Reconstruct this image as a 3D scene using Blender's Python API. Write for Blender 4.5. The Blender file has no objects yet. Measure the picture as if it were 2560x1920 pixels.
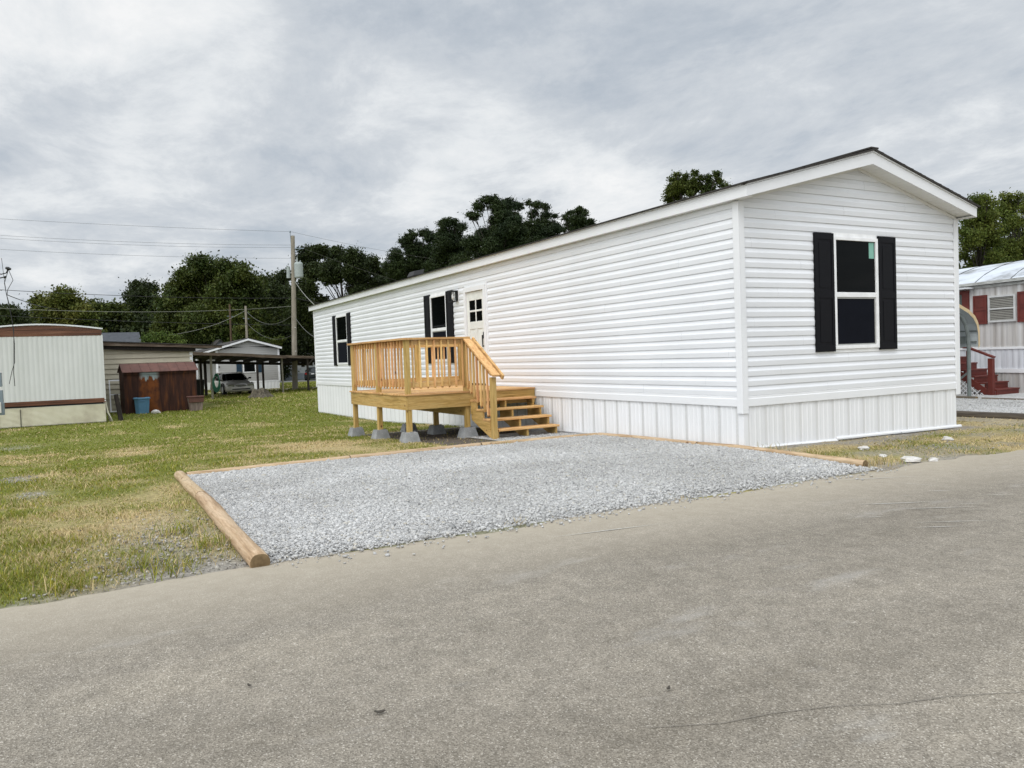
import bpy, math, random
import numpy as np
from mathutils import Vector, Matrix
random.seed(7); rng = np.random.default_rng(11)
S = bpy.context.scene; COL = S.collection; D = bpy.data
R = math.radians
# House frame: origin at the near corner of the white home, z = 0 at the bottom of its siding,
# long wall along -X, end wall along +Y, road along Y in front of the end wall.  Metres.

# ------------------------------------------------------------------ mesh builder
class MB:
    def __init__(s): s.v = []; s.f = []
    def add(s, vs, fs):
        o = len(s.v); s.v += [tuple(map(float, p)) for p in vs]; s.f += [tuple(o+i for i in f) for f in fs]; return s
    def box(s, x0, x1, y0, y1, z0, z1):
        if x0 > x1: x0, x1 = x1, x0
        if y0 > y1: y0, y1 = y1, y0
        if z0 > z1: z0, z1 = z1, z0
        return s.add([(x0,y0,z0),(x1,y0,z0),(x1,y1,z0),(x0,y1,z0),(x0,y0,z1),(x1,y0,z1),(x1,y1,z1),(x0,y1,z1)],
              [(3,2,1,0),(4,5,6,7),(0,1,5,4),(1,2,6,5),(2,3,7,6),(3,0,4,7)])
    def beam(s, a, b, w, h, up=(0,0,1)):           # rectangular bar from a to b; w sideways, h along up
        a = Vector(a); b = Vector(b); d = (b-a).normalized(); u = Vector(up); sd = d.cross(u)
        if sd.length < 1e-5: sd = d.cross(Vector((1,0,0)))
        sd.normalize(); u = sd.cross(d).normalized(); vs = []
        for p in (a, b):
            for i, j in ((-1,-1),(1,-1),(1,1),(-1,1)): vs.append(p+sd*(i*w/2)+u*(j*h/2))
        return s.add(vs, [(3,2,1,0),(4,5,6,7),(0,1,5,4),(1,2,6,5),(2,3,7,6),(3,0,4,7)])
    def prism(s, poly, ext):                       # planar polygon (3D points) extruded by a vector
        n = len(poly); e = Vector(ext); p = [Vector(q) for q in poly]
        return s.add(p+[q+e for q in p], [tuple(range(n-1,-1,-1)), tuple(range(n,2*n))]+[(i,(i+1)%n,n+(i+1)%n,n+i) for i in range(n)])
    def tube(s, pts, rad, n=8, cap=True):
        pts = [Vector(p) for p in pts]; rad = rad if hasattr(rad,'__len__') else [rad]*len(pts); o = len(s.v); vs = []; fs = []
        pu = None
        for i, p in enumerate(pts):
            d = (pts[min(i+1,len(pts)-1)]-pts[max(i-1,0)]).normalized()
            if pu is None: pu = d.orthogonal().normalized()
            else:
                pu = pu - d*pu.dot(d)
                pu = pu.normalized() if pu.length > 1e-6 else d.orthogonal().normalized()
            w = d.cross(pu)
            for k in range(n):
                a = 2*math.pi*k/n; vs.append(p+(pu*math.cos(a)+w*math.sin(a))*rad[i])
        for i in range(len(pts)-1):
            for k in range(n): fs.append((i*n+k, i*n+(k+1)%n, (i+1)*n+(k+1)%n, (i+1)*n+k))
        if cap: fs += [tuple(range(n-1,-1,-1)), tuple((len(pts)-1)*n+k for k in range(n))]
        return s.add(vs, fs)
    def strip(s, prof, path_a, path_b):            # profile [(out,z)] swept straight between two ends given by functions
        n = len(prof); A = [path_a(*p) for p in prof]; B = [path_b(*p) for p in prof]
        return s.add(A+B, [(i, i+1, n+i+1, n+i) for i in range(n-1)])
    def sheet(s, rows):                            # grid of points
        o = len(s.v); m = len(rows[0]); s.v += [tuple(map(float,p)) for r in rows for p in r]
        s.f += [(o+i*m+j, o+i*m+j+1, o+(i+1)*m+j+1, o+(i+1)*m+j) for i in range(len(rows)-1) for j in range(m-1)]; return s

def wloc(o):
    p = Vector((0,0,0))
    while o: p += o.location; o = o.parent
    return p
def obj(name, mb, m, parent=None, bevel=0, smooth=False, label=None):
    me = D.meshes.new(name); off = wloc(parent) if parent else Vector((0,0,0))
    loc = Vector((0,0,0))
    if parent is None and mb.v:
        a = np.array(mb.v); loc = Vector(((a[:,0].min()+a[:,0].max())/2, (a[:,1].min()+a[:,1].max())/2, a[:,2].min()))
    off = off+loc
    me.from_pydata([(p[0]-off.x, p[1]-off.y, p[2]-off.z) for p in mb.v], [], mb.f); me.update()
    o = D.objects.new(name, me); COL.objects.link(o); me.materials.append(m); o.location = loc
    if parent: o.parent = parent
    if smooth: me.polygons.foreach_set('use_smooth', [True]*len(me.polygons))
    if bevel:
        b = o.modifiers.new('bevel','BEVEL'); b.width = bevel; b.segments = 2; b.limit_method = 'ANGLE'; b.angle_limit = R(40)
    if label: o['label'] = label
    return o
def tag(o, label, cat, group=None, kind=None):
    if label: o['label'] = label
    if cat: o['category'] = cat
    if group: o['group'] = group
    if kind: o['kind'] = kind
    return o
def thing(name, label, cat, loc, group=None):
    o = D.objects.new(name, None); COL.objects.link(o); o.location = loc; o.empty_display_size = .2
    return tag(o, label, cat, group)
def dup(root, loc, label, rz=None, group=None):
    r = root.copy(); COL.objects.link(r); r.location = loc; r['label'] = label
    if rz is not None: r.rotation_euler.z = rz
    if group: r['group'] = group
    def rec(src, dst):
        for ch in list(src.children):
            c = ch.copy(); COL.objects.link(c); c.parent = dst; rec(ch, c)
    rec(root, r); return r
def np_mesh(name, V, F, m, col=None, smooth=False):  # fast mesh; F is an (n,k) array
    me = D.meshes.new(name); V = np.asarray(V, np.float32); n, k = F.shape
    me.vertices.add(len(V)); me.vertices.foreach_set('co', V.ravel())
    me.loops.add(n*k); me.loops.foreach_set('vertex_index', F.astype(np.int32).ravel())
    me.polygons.add(n); me.polygons.foreach_set('loop_start', np.arange(0, n*k, k, dtype=np.int32))
    if smooth: me.polygons.foreach_set('use_smooth', np.ones(n, bool))
    me.update(calc_edges=True)
    if col is not None:
        a = me.color_attributes.new('Col','FLOAT_COLOR','POINT')
        a.data.foreach_set('color', np.c_[col, np.ones(len(V))].astype(np.float32).ravel())
    me.materials.append(m); o = D.objects.new(name, me); COL.objects.link(o); return o

# ------------------------------------------------------------------ materials
def newmat(name):
    m = D.materials.new(name); m.use_nodes = True; nt = m.node_tree; b = nt.nodes['Principled BSDF']
    return m, nt, b
def nd(nt, t, **kw):
    n = nt.nodes.new(t)
    for k, v in kw.items():
        if k in n.inputs.keys(): n.inputs[k].default_value = v
        else: setattr(n, k, v)
    return n
def L(nt, a, b): nt.links.new(a, b)
def ramp(nt, fac, stops, interp='LINEAR'):
    r = nt.nodes.new('ShaderNodeValToRGB'); r.color_ramp.interpolation = interp; e = r.color_ramp.elements
    while len(e) < len(stops): e.new(.5)
    for i, (p, c) in enumerate(stops):
        e[i].position = p; e[i].color = (*c, 1) if len(c) == 3 else c
    if fac is not None: L(nt, fac, r.inputs[0])
    return r
def mixc(nt, f, a, b, mode='MIX'):
    n = nt.nodes.new('ShaderNodeMix'); n.data_type = 'RGBA'; n.blend_type = mode
    for i, x in ((0, f), (6, a), (7, b)):
        if isinstance(x, (int, float)): n.inputs[i].default_value = x
        elif isinstance(x, tuple): n.inputs[i].default_value = (*x, 1) if len(x) == 3 else x
        else: L(nt, x, n.inputs[i])
    return n.outputs[2]
def coords(nt, kind='Object', scale=(1,1,1), rot=(0,0,0)):
    t = nt.nodes.new('ShaderNodeTexCoord'); mp = nt.nodes.new('ShaderNodeMapping'); L(nt, t.outputs[kind], mp.inputs[0])
    mp.inputs['Scale'].default_value = scale; mp.inputs['Rotation'].default_value = rot; return mp.outputs[0]
def noise(nt, vec, scale, detail=4, rough=.55, dist=0):
    n = nt.nodes.new('ShaderNodeTexNoise'); n.inputs['Scale'].default_value = scale; n.inputs['Detail'].default_value = detail
    n.inputs['Roughness'].default_value = rough; n.inputs['Distortion'].default_value = dist
    if vec is not None: L(nt, vec, n.inputs['Vector'])
    return n.outputs[0]
def bump(nt, b, h, strength=.3, dist=.01):
    n = nt.nodes.new('ShaderNodeBump'); n.inputs['Strength'].default_value = strength; n.inputs['Distance'].default_value = dist
    L(nt, h, n.inputs['Height']); L(nt, n.outputs[0], b.inputs['Normal'])
def island(nt, amt, col):                           # each board / leaf its own shade
    g = nt.nodes.new('ShaderNodeNewGeometry'); oi = nt.nodes.new('ShaderNodeObjectInfo')
    a = nt.nodes.new('ShaderNodeMath'); a.operation = 'ADD'; L(nt, g.outputs['Random Per Island'], a.inputs[0]); L(nt, oi.outputs['Random'], a.inputs[1])
    fr = nt.nodes.new('ShaderNodeMath'); fr.operation = 'FRACT'; L(nt, a.outputs[0], fr.inputs[0])
    h = nt.nodes.new('ShaderNodeHueSaturation'); mr = nt.nodes.new('ShaderNodeMapRange')
    mr.inputs['To Min'].default_value = 1-amt; mr.inputs['To Max'].default_value = 1+amt
    L(nt, fr.outputs[0], mr.inputs[0]); L(nt, mr.outputs[0], h.inputs['Value'])
    m2 = nt.nodes.new('ShaderNodeMapRange'); m2.inputs['To Min'].default_value = .5-amt*.05; m2.inputs['To Max'].default_value = .5+amt*.05
    m3 = nt.nodes.new('ShaderNodeMath'); m3.operation = 'MULTIPLY'; m3.inputs[1].default_value = 7.31; L(nt, fr.outputs[0], m3.inputs[0])
    f2 = nt.nodes.new('ShaderNodeMath'); f2.operation = 'FRACT'; L(nt, m3.outputs[0], f2.inputs[0]); L(nt, f2.outputs[0], m2.inputs[0])
    L(nt, m2.outputs[0], h.inputs['Hue']); L(nt, col, h.inputs['Color']); return h.outputs[0]
def surf(name, stops, scale=3, rough=.6, stretch=(1,1,1), bmp=.15, bd=.004, var=0, spec=.4, detail=5, metal=0, fine=None):
    m, nt, b = newmat(name); v = coords(nt, 'Object', stretch); n = noise(nt, v, scale, detail, .6)
    c = ramp(nt, n, stops).outputs[0]
    if fine:
        n2 = noise(nt, v, fine, 3); c = mixc(nt, .5, c, ramp(nt, n2, [(.3,(.75,.75,.75)),(.7,(1.15,1.15,1.15))]).outputs[0], 'MULTIPLY'); n = n2
    if var: c = island(nt, var, c)
    L(nt, c, b.inputs['Base Color']); b.inputs['Roughness'].default_value = rough; b.inputs['Specular IOR Level'].default_value = spec
    b.inputs['Metallic'].default_value = metal
    if bmp: bump(nt, b, n, bmp, bd)
    return m
def wood(name, axis, stops, var=.16, rough=.65, knots=True):
    st = [9, 9, 9]; st[axis] = .55
    m, nt, b = newmat(name); g = nt.nodes.new('ShaderNodeNewGeometry'); v = coords(nt, 'Object', tuple(st))
    oi = nt.nodes.new('ShaderNodeMath'); oi.operation = 'MULTIPLY'; oi.inputs[1].default_value = 37.; L(nt, g.outputs['Random Per Island'], oi.inputs[0])
    va = nt.nodes.new('ShaderNodeVectorMath'); va.operation = 'ADD'; L(nt, v, va.inputs[0]); L(nt, oi.outputs[0], va.inputs[1])
    n = noise(nt, va.outputs[0], 2.2, 6, .6, .6); c = ramp(nt, n, stops).outputs[0]
    n3 = noise(nt, va.outputs[0], 14, 3, .6); c = mixc(nt, .55, c, ramp(nt, n3, [(.3,(.55,.5,.42)),(.5,(.95,.93,.9)),(.7,(1.18,1.17,1.15))]).outputs[0], 'MULTIPLY')
    if knots:
        st2 = [3.2]*3; st2[axis] = 2.2; v2 = coords(nt, 'Object', tuple(st2)); va2 = nt.nodes.new('ShaderNodeVectorMath'); va2.operation='ADD'; L(nt, v2, va2.inputs[0]); L(nt, oi.outputs[0], va2.inputs[1])
        vo = nt.nodes.new('ShaderNodeTexVoronoi'); vo.inputs['Scale'].default_value = 1.3; L(nt, va2.outputs[0], vo.inputs['Vector'])
        k = ramp(nt, vo.outputs['Distance'], [(.04,(1,1,1)),(.10,(0,0,0))]).outputs[0]; c = mixc(nt, k, c, (.12,.055,.02))
    c = island(nt, var, c); L(nt, c, b.inputs['Base Color']); b.inputs['Roughness'].default_value = rough; b.inputs['Specular IOR Level'].default_value = .25
    bump(nt, b, n3, .2, .003); return m
PINE = [(.25,(.33,.165,.06)),(.42,(.53,.30,.12)),(.58,(.66,.42,.19)),(.8,(.46,.285,.10))]
POST = [(.28,(.24,.165,.05)),(.42,(.42,.275,.085)),(.55,(.53,.36,.135)),(.72,(.32,.255,.08))]
WX, WY, WZ = wood('pine_along_x',0,PINE), wood('pine_along_y',1,PINE), wood('pine_along_z',2,PINE,.26)
RX, RY, PZ = wood('treated_pine_x',0,POST,.1), wood('treated_pine_y',1,POST,.1), wood('treated_pine_post',2,POST,.1)
LOGM = [(.27,(.20,.13,.07)),(.42,(.38,.265,.155)),(.56,(.50,.375,.245)),(.75,(.36,.27,.17))]
LX, LY = wood('landscape_timber_x',0,LOGM,.1), wood('landscape_timber_y',1,LOGM,.1)
OLD = [(.3,(.05,.04,.03)),(.5,(.12,.10,.075)),(.75,(.2,.17,.13))]
OX, OY, OZ = wood('weathered_wood_x',0,OLD), wood('weathered_wood_y',1,OLD), wood('weathered_wood_z',2,OLD)
POLEM = wood('grey_pole_wood',2,[(.25,(.13,.115,.09)),(.5,(.25,.225,.18)),(.75,(.33,.30,.25))],.05)
def vinyl(name, c=(.755,.765,.785)):
    m, nt, b = newmat(name); v = coords(nt, 'Object', (1,1,1)); n = noise(nt, v, .8, 5, .6); n2 = noise(nt, coords(nt,'Object',(2,2,30)), 3, 4)
    lo = tuple(x*.93 for x in c); cc = ramp(nt, n, [(.3,lo),(.65,c)]).outputs[0]
    cc = mixc(nt, .12, cc, ramp(nt, n2, [(.3,(.82,.81,.8)),(.7,(1,1,1))]).outputs[0], 'MULTIPLY')
    L(nt, cc, b.inputs['Base Color']); b.inputs['Roughness'].default_value = .42; b.inputs['Specular IOR Level'].default_value = .35
    bump(nt, b, noise(nt, coords(nt,'Object',(3,3,40)), 6, 3), .06, .003); return m
VINYL = vinyl('white_vinyl'); TRIM = vinyl('white_trim', (.77,.775,.785)); GREYV = vinyl('grey_vinyl', (.36,.355,.34)); SOFFIT = vinyl('white_soffit',(.78,.775,.75))
def skirtmat():
    m, nt, b = newmat('white_skirting'); g = coords(nt,'Object',(1,1,1)); n = noise(nt, g, 1.2, 5)
    sep = nt.nodes.new('ShaderNodeSeparateXYZ'); L(nt, g, sep.inputs[0])
    dirt = nt.nodes.new('ShaderNodeMapRange'); dirt.inputs['From Min'].default_value = -.66; dirt.inputs['From Max'].default_value = -.35; dirt.inputs['To Min'].default_value = .35; dirt.inputs['To Max'].default_value = 0
    L(nt, sep.outputs[2], dirt.inputs[0]); mu = nt.nodes.new('ShaderNodeMath'); mu.operation='MULTIPLY'; L(nt, dirt.outputs[0], mu.inputs[0]); L(nt, noise(nt, g, 4, 5), mu.inputs[1])
    c = ramp(nt, n, [(.3,(.72,.725,.73)),(.7,(.79,.79,.80))]).outputs[0]; c = mixc(nt, mu.outputs[0], c, (.5,.44,.34))
    L(nt, c, b.inputs['Base Color']); b.inputs['Roughness'].default_value = .45; return m
SKIRT = skirtmat()
def ventmat():
    m, nt, b = newmat('perforated_vent'); vo = nt.nodes.new('ShaderNodeTexVoronoi'); vo.inputs['Scale'].default_value = 60; vo.inputs['Randomness'].default_value = .15
    L(nt, coords(nt,'Object',(1,1,1)), vo.inputs['Vector'])
    L(nt, ramp(nt, vo.outputs['Distance'], [(.20,(.38,.38,.375)),(.36,(.67,.67,.665))]).outputs[0], b.inputs['Base Color']); b.inputs['Roughness'].default_value=.5; return m
VENT = ventmat()
def plain(name, c, rough=.5, spec=.4, metal=0, var=.1, sc=6): return surf(name, [(.3,tuple(x*(1-var) for x in c)),(.7,tuple(min(1,x*(1+var)) for x in c))], sc, rough, bmp=.05, bd=.002, spec=spec, metal=metal)
BLACK = plain('black_shutter', (.005,.005,.007), .5, .14); FRAMEW = plain('white_window_frame', (.8,.8,.8), .35)
def glassm(name, c, rough=.03, spec=.22):
    m, nt, b = newmat(name); n = noise(nt, coords(nt,'Object',(1,1,1)), .7, 2)
    L(nt, ramp(nt, n, [(.4,c),(.7,tuple(x*1.6 for x in c))]).outputs[0], b.inputs['Base Color']); b.inputs['Roughness'].default_value = rough; b.inputs['Specular IOR Level'].default_value = spec; return m
GLASS = glassm('dark_window_glass', (.0025,.003,.003),.03,.07); SCREEN = plain('insect_screen', (.007,.008,.012), .8, .05)
DOORM = plain('offwhite_door', (.70,.705,.665), .4); HANDLE = plain('black_hardware', (.01,.01,.01), .35)
SHINGLE = surf('dark_shingles', [(.3,(.018,.016,.015)),(.7,(.05,.045,.04))], 9, .9, bmp=.5, bd=.01)
CONC = surf('grey_concrete', [(.3,(.19,.195,.195)),(.6,(.29,.295,.295)),(.8,(.36,.36,.35))], 5, .9, bmp=.35, bd=.006, fine=45)
RUST = None
def rustmat():
    m, nt, b = newmat('rusty_sheet_metal'); g = coords(nt,'Object',(1,1,1)); n = noise(nt, coords(nt,'Object',(5,5,.7)), 1.6, 6); n2 = noise(nt, g, 3, 5)
    c = ramp(nt, n, [(.3,(.022,.010,.008)),(.5,(.045,.019,.013)),(.62,(.075,.028,.013)),(.75,(.13,.048,.016))]).outputs[0]
    sp = nt.nodes.new('ShaderNodeSeparateXYZ'); L(nt, g, sp.inputs[0])
    def win(sock, a, bb, soft):
        r = nt.nodes.new('ShaderNodeMath'); r.operation='SUBTRACT'; L(nt, sock, r.inputs[0]); r.inputs[1].default_value=(a+bb)/2
        q = nt.nodes.new('ShaderNodeMath'); q.operation='ABSOLUTE'; L(nt, r.outputs[0], q.inputs[0])
        k = nt.nodes.new('ShaderNodeMapRange'); k.inputs['From Min'].default_value=(bb-a)/2+soft; k.inputs['From Max'].default_value=(bb-a)/2-soft; L(nt, q.outputs[0], k.inputs[0]); return k.outputs[0]
    w = mixc(nt, 1., win(sp.outputs[1], -.85, -.05, .12), n2, 'MULTIPLY'); c = mixc(nt, ramp(nt, w, [(.30,(0,0,0)),(.62,(.85,.85,.85))]).outputs[0], c, (.19,.058,.013))
    zz = nt.nodes.new('ShaderNodeMath'); zz.operation='MULTIPLY_ADD'; L(nt, noise(nt, coords(nt,'Object',(6,6,2)), 1.5, 4), zz.inputs[0]); zz.inputs[1].default_value=.9; L(nt, sp.outputs[2], zz.inputs[2])
    w2 = mixc(nt, 1., win(sp.outputs[1], -.75, -.12, .08), win(zz.outputs[0], 1.87, 2.9, .05), 'MULTIPLY'); c = mixc(nt, w2, c, (.27,.32,.33))
    L(nt, c, b.inputs['Base Color']); b.inputs['Roughness'].default_value=.8; b.inputs['Specular IOR Level'].default_value=.2; bump(nt, b, n2, .3, .01); return m
RUST = rustmat(); RUSTROOF = surf('rusty_roof_metal', [(.3,(.07,.03,.022)),(.6,(.115,.048,.035)),(.8,(.16,.07,.045))], 3, .75, bmp=.2)
OLDWHITE = surf('aged_white_aluminium', [(.3,(.52,.53,.51)),(.7,(.60,.605,.59))], 2, .5, (1,1,.3), spec=.4)
CREAM = surf('cream_skirting', [(.3,(.50,.46,.35)),(.55,(.63,.60,.47)),(.75,(.68,.65,.54))], 2, .6)
BROWNTR = surf('brown_painted_metal', [(.3,(.06,.023,.013)),(.55,(.14,.055,.028)),(.75,(.24,.115,.065))], 2, .5, (.4,.4,6))
BEIGE = surf('beige_lap_siding', [(.3,(.44,.40,.30)),(.7,(.55,.50,.38))], 1.5, .6)
WMETAL = surf('white_roof_metal', [(.3,(.55,.57,.59)),(.7,(.72,.73,.74))], 2, .45)
GALV = surf('galvanised_steel', [(.3,(.13,.15,.145)),(.7,(.22,.245,.235))], 5, .45, metal=.3)
DARKW = surf('dark_old_wood', [(.3,(.010,.008,.007)),(.6,(.028,.021,.016)),(.8,(.065,.052,.04))], 3, .85, (6,6,1))
FASCIAOLD = surf('old_fascia_board', [(.3,(.05,.035,.025)),(.5,(.12,.085,.06)),(.75,(.22,.18,.14))], 2, .85, (.6,.6,6))
REDP = surf('red_painted_wood', [(.3,(.095,.017,.012)),(.7,(.145,.027,.019))], 4, .55); BLUEP = plain('blue_plastic', (.085,.20,.31), .55)
BLUESH = plain('blue_shutter', (.008,.03,.055), .5); TAN = plain('tan_trim', (.52,.40,.23), .5); BLACKPL = plain('black_plastic', (.01,.01,.01), .5)
CABLE = plain('black_cable', (.02,.02,.02), .6); CABLEG = plain('grey_cable', (.10,.10,.09), .6); ALUW = plain('bare_aluminium_cable', (.26,.26,.22), .5)
TAGM = plain('pale_green_sticker', (.20,.42,.34), .5); STEELG = plain('grey_meter_steel', (.20,.24,.27), .45, metal=.2); METERW = plain('pale_meter_cover', (.6,.6,.56), .45)
def oldsidm():
    m, nt, b = newmat('streaked_trailer_siding'); n = noise(nt, coords(nt,'Object',(7,7,.25)), 1, 4); c = ramp(nt, n, [(.3,(.30,.275,.25)),(.5,(.46,.44,.42)),(.7,(.58,.57,.56))]).outputs[0]
    L(nt, c, b.inputs['Base Color']); b.inputs['Roughness'].default_value=.6; return m
OLDSID = oldsidm()
def oldroofm():
    m, nt, b = newmat('stained_silver_roof'); n = noise(nt, coords(nt,'Object',(.5,1.5,1)), 1.3, 6, .7); c = ramp(nt, n, [(.34,(.17,.17,.165)),(.47,(.48,.51,.55)),(.7,(.62,.66,.71))]).outputs[0]
    L(nt, c, b.inputs['Base Color']); b.inputs['Roughness'].default_value=.5; return m
OLDROOF = oldroofm()
def leafm(name, stops, var=.35, trans=.25):
    m, nt, b = newmat(name); n = noise(nt, coords(nt,'Object',(1,1,1)), .35, 3); c = ramp(nt, n, stops).outputs[0]; c = island(nt, var, c)
    L(nt, c, b.inputs['Base Color']); b.inputs['Roughness'].default_value=.6; b.inputs['Specular IOR Level'].default_value=.2
    t = nt.nodes.new('ShaderNodeBsdfTranslucent'); L(nt, c, t.inputs[0]); ms = nt.nodes.new('ShaderNodeMixShader'); ms.inputs[0].default_value = trans
    out = nt.nodes['Material Output']; L(nt, b.outputs[0], ms.inputs[1]); L(nt, t.outputs[0], ms.inputs[2]); L(nt, ms.outputs[0], out.inputs[0]); return m
LEAF_D = leafm('dark_leaves', [(.35,(.018,.028,.008)),(.65,(.04,.055,.013))]); LEAF_M = leafm('green_leaves', [(.35,(.032,.05,.009)),(.65,(.072,.088,.015))]); LEAF_R = leafm('lighter_green_leaves', [(.35,(.055,.085,.014)),(.65,(.12,.14,.025))])  # LEAF_R: foliage of a lighter, yellower green
LEAF_Y = leafm('yellow_green_leaves', [(.35,(.06,.085,.015)),(.65,(.13,.13,.025))]); LEAF_P = leafm('pine_needles', [(.35,(.014,.026,.008)),(.65,(.032,.048,.012))], .3, .1)
LEAF_B = leafm('bright_bush_leaves', [(.35,(.06,.095,.016)),(.65,(.12,.155,.03))]); BARK = surf('grey_brown_bark', [(.3,(.018,.015,.011)),(.7,(.05,.042,.033))], 3, .9, (3,3,.6), .5, .02)
def attrm(name, rough=.7, hi=0, trans=0):
    m, nt, b = newmat(name); a = nt.nodes.new('ShaderNodeAttribute'); a.attribute_name='Col'; c = a.outputs[0]
    if hi:
        v = coords(nt,'Object',(1,1,1)); n1 = noise(nt, v, hi, 5, .7); c = mixc(nt, .85, c, ramp(nt, n1, [(.3,(.42,.42,.42)),(.5,(.95,.95,.95)),(.72,(1.5,1.5,1.5))]).outputs[0], 'MULTIPLY'); bump(nt, b, n1, .8, .03)
    L(nt, c, b.inputs['Base Color']); b.inputs['Roughness'].default_value=rough; b.inputs['Specular IOR Level'].default_value=.15
    if trans:
        t = nt.nodes.new('ShaderNodeBsdfTranslucent'); L(nt, c, t.inputs[0]); ms = nt.nodes.new('ShaderNodeMixShader'); ms.inputs[0].default_value=trans
        L(nt, b.outputs[0], ms.inputs[1]); L(nt, t.outputs[0], ms.inputs[2]); L(nt, ms.outputs[0], nt.nodes['Material Output'].inputs[0])
    return m
GROUNDM = attrm('lawn_soil', .95, 22); BLADE = attrm('grass_blades', .6, 0, .3)
def stonem():
    m, nt, b = newmat('crushed_stone'); g = nt.nodes.new('ShaderNodeNewGeometry')
    c = ramp(nt, g.outputs['Random Per Island'], [(0,(.24,.24,.237)),(.10,(.37,.367,.36)),(.55,(.455,.45,.44)),(.92,(.54,.535,.52)),(1,(.40,.37,.31))]).outputs[0]
    c = mixc(nt, .7, c, ramp(nt, noise(nt, coords(nt,'Object',(1,1,1)), .75, 5), [(.32,(.78,.77,.75)),(.66,(1.14,1.14,1.14))]).outputs[0], 'MULTIPLY')
    L(nt, c, b.inputs['Base Color']); b.inputs['Roughness'].default_value=.85; b.inputs['Specular IOR Level'].default_value=.2; return m
STONE = stonem()
STONE2 = surf('dirty_crushed_stone',[(.3,(.24,.22,.19)),(.7,(.38,.36,.325))],40,.9,var=.35)
def gravelbase():
    m, nt, b = newmat('gravel_fines'); v = coords(nt,'Object',(1,1,1)); vo = nt.nodes.new('ShaderNodeTexVoronoi'); vo.inputs['Scale'].default_value=48; L(nt, v, vo.inputs['Vector'])
    sep = nt.nodes.new('ShaderNodeSeparateColor'); L(nt, vo.outputs['Color'], sep.inputs[0])
    c = ramp(nt, sep.outputs[0], [(0,(.32,.315,.31)),(.5,(.48,.475,.465)),(1,(.57,.565,.555))]).outputs[0]
    c = mixc(nt, .6, c, ramp(nt, noise(nt, v, 2, 4), [(.3,(.8,.79,.77)),(.7,(1.05,1.05,1.05))]).outputs[0], 'MULTIPLY')
    L(nt, c, b.inputs['Base Color']); b.inputs['Roughness'].default_value=.9; bump(nt, b, vo.outputs['Distance'], .8, .02); return m
GRAVB = gravelbase()
def roadm():
    m, nt, b = newmat('worn_asphalt'); v = coords(nt,'Object',(1,1,1))
    vo = nt.nodes.new('ShaderNodeTexVoronoi'); vo.inputs['Scale'].default_value=185; L(nt, v, vo.inputs['Vector']); sep = nt.nodes.new('ShaderNodeSeparateColor'); L(nt, vo.outputs['Color'], sep.inputs[0])
    agg = ramp(nt, sep.outputs[0], [(0,(.145,.127,.100)),(.35,(.218,.193,.156)),(.7,(.268,.238,.194)),(.94,(.328,.294,.243)),(1,(.48,.443,.385))]).outputs[0]
    n1 = noise(nt, coords(nt,'Object',(1.6,.55,1)), .42, 6, .62, .2); n2 = noise(nt, coords(nt,'Object',(1.6,.5,1)), 1.3, 6, .7); n3 = noise(nt, v, 9, 5, .7)
    c = mixc(nt, .9, agg, ramp(nt, n1, [(.30,(.74,.73,.71)),(.5,(1,1,1)),(.70,(1.26,1.25,1.22))]).outputs[0], 'MULTIPLY')
    c = mixc(nt, .8, c, ramp(nt, n3, [(.3,(.78,.78,.78)),(.7,(1.2,1.2,1.2))]).outputs[0], 'MULTIPLY')
    pale = ramp(nt, n2, [(.58,(0,0,0)),(.75,(.5,.5,.5))]).outputs[0]; c = mixc(nt, pale, c, (.40,.385,.36))
    # sandy edge beside the verge: distance from the road edge in the road's own frame
    sp = nt.nodes.new('ShaderNodeSeparateXYZ'); L(nt, v, sp.inputs[0]); ad = nt.nodes.new('ShaderNodeMath'); ad.operation='MULTIPLY_ADD'; L(nt, n3, ad.inputs[0]); ad.inputs[1].default_value=.35; L(nt, sp.outputs[0], ad.inputs[2])
    ad2 = nt.nodes.new('ShaderNodeMath'); ad2.operation='MULTIPLY_ADD'; L(nt, n1, ad2.inputs[0]); ad2.inputs[1].default_value=.8; L(nt, ad.outputs[0], ad2.inputs[2])
    mr = nt.nodes.new('ShaderNodeMapRange'); mr.inputs['From Min'].default_value=-3.25; mr.inputs['From Max'].default_value=-1.75; mr.inputs['To Min'].default_value=.95; mr.inputs['To Max'].default_value=0; L(nt, ad2.outputs[0], mr.inputs[0])
    c = mixc(nt, mr.outputs[0], c, mixc(nt, n3, (.33,.285,.215), (.45,.40,.32)))
    L(nt, c, b.inputs['Base Color']); b.inputs['Roughness'].default_value=.9; b.inputs['Specular IOR Level'].default_value=.25; bump(nt, b, vo.outputs['Distance'], .55, .006); return m
ROADM = roadm(); SCUFF = surf('chalky_scrape', [(.3,(.34,.325,.29)),(.7,(.50,.48,.44))], 30, .9)

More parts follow.
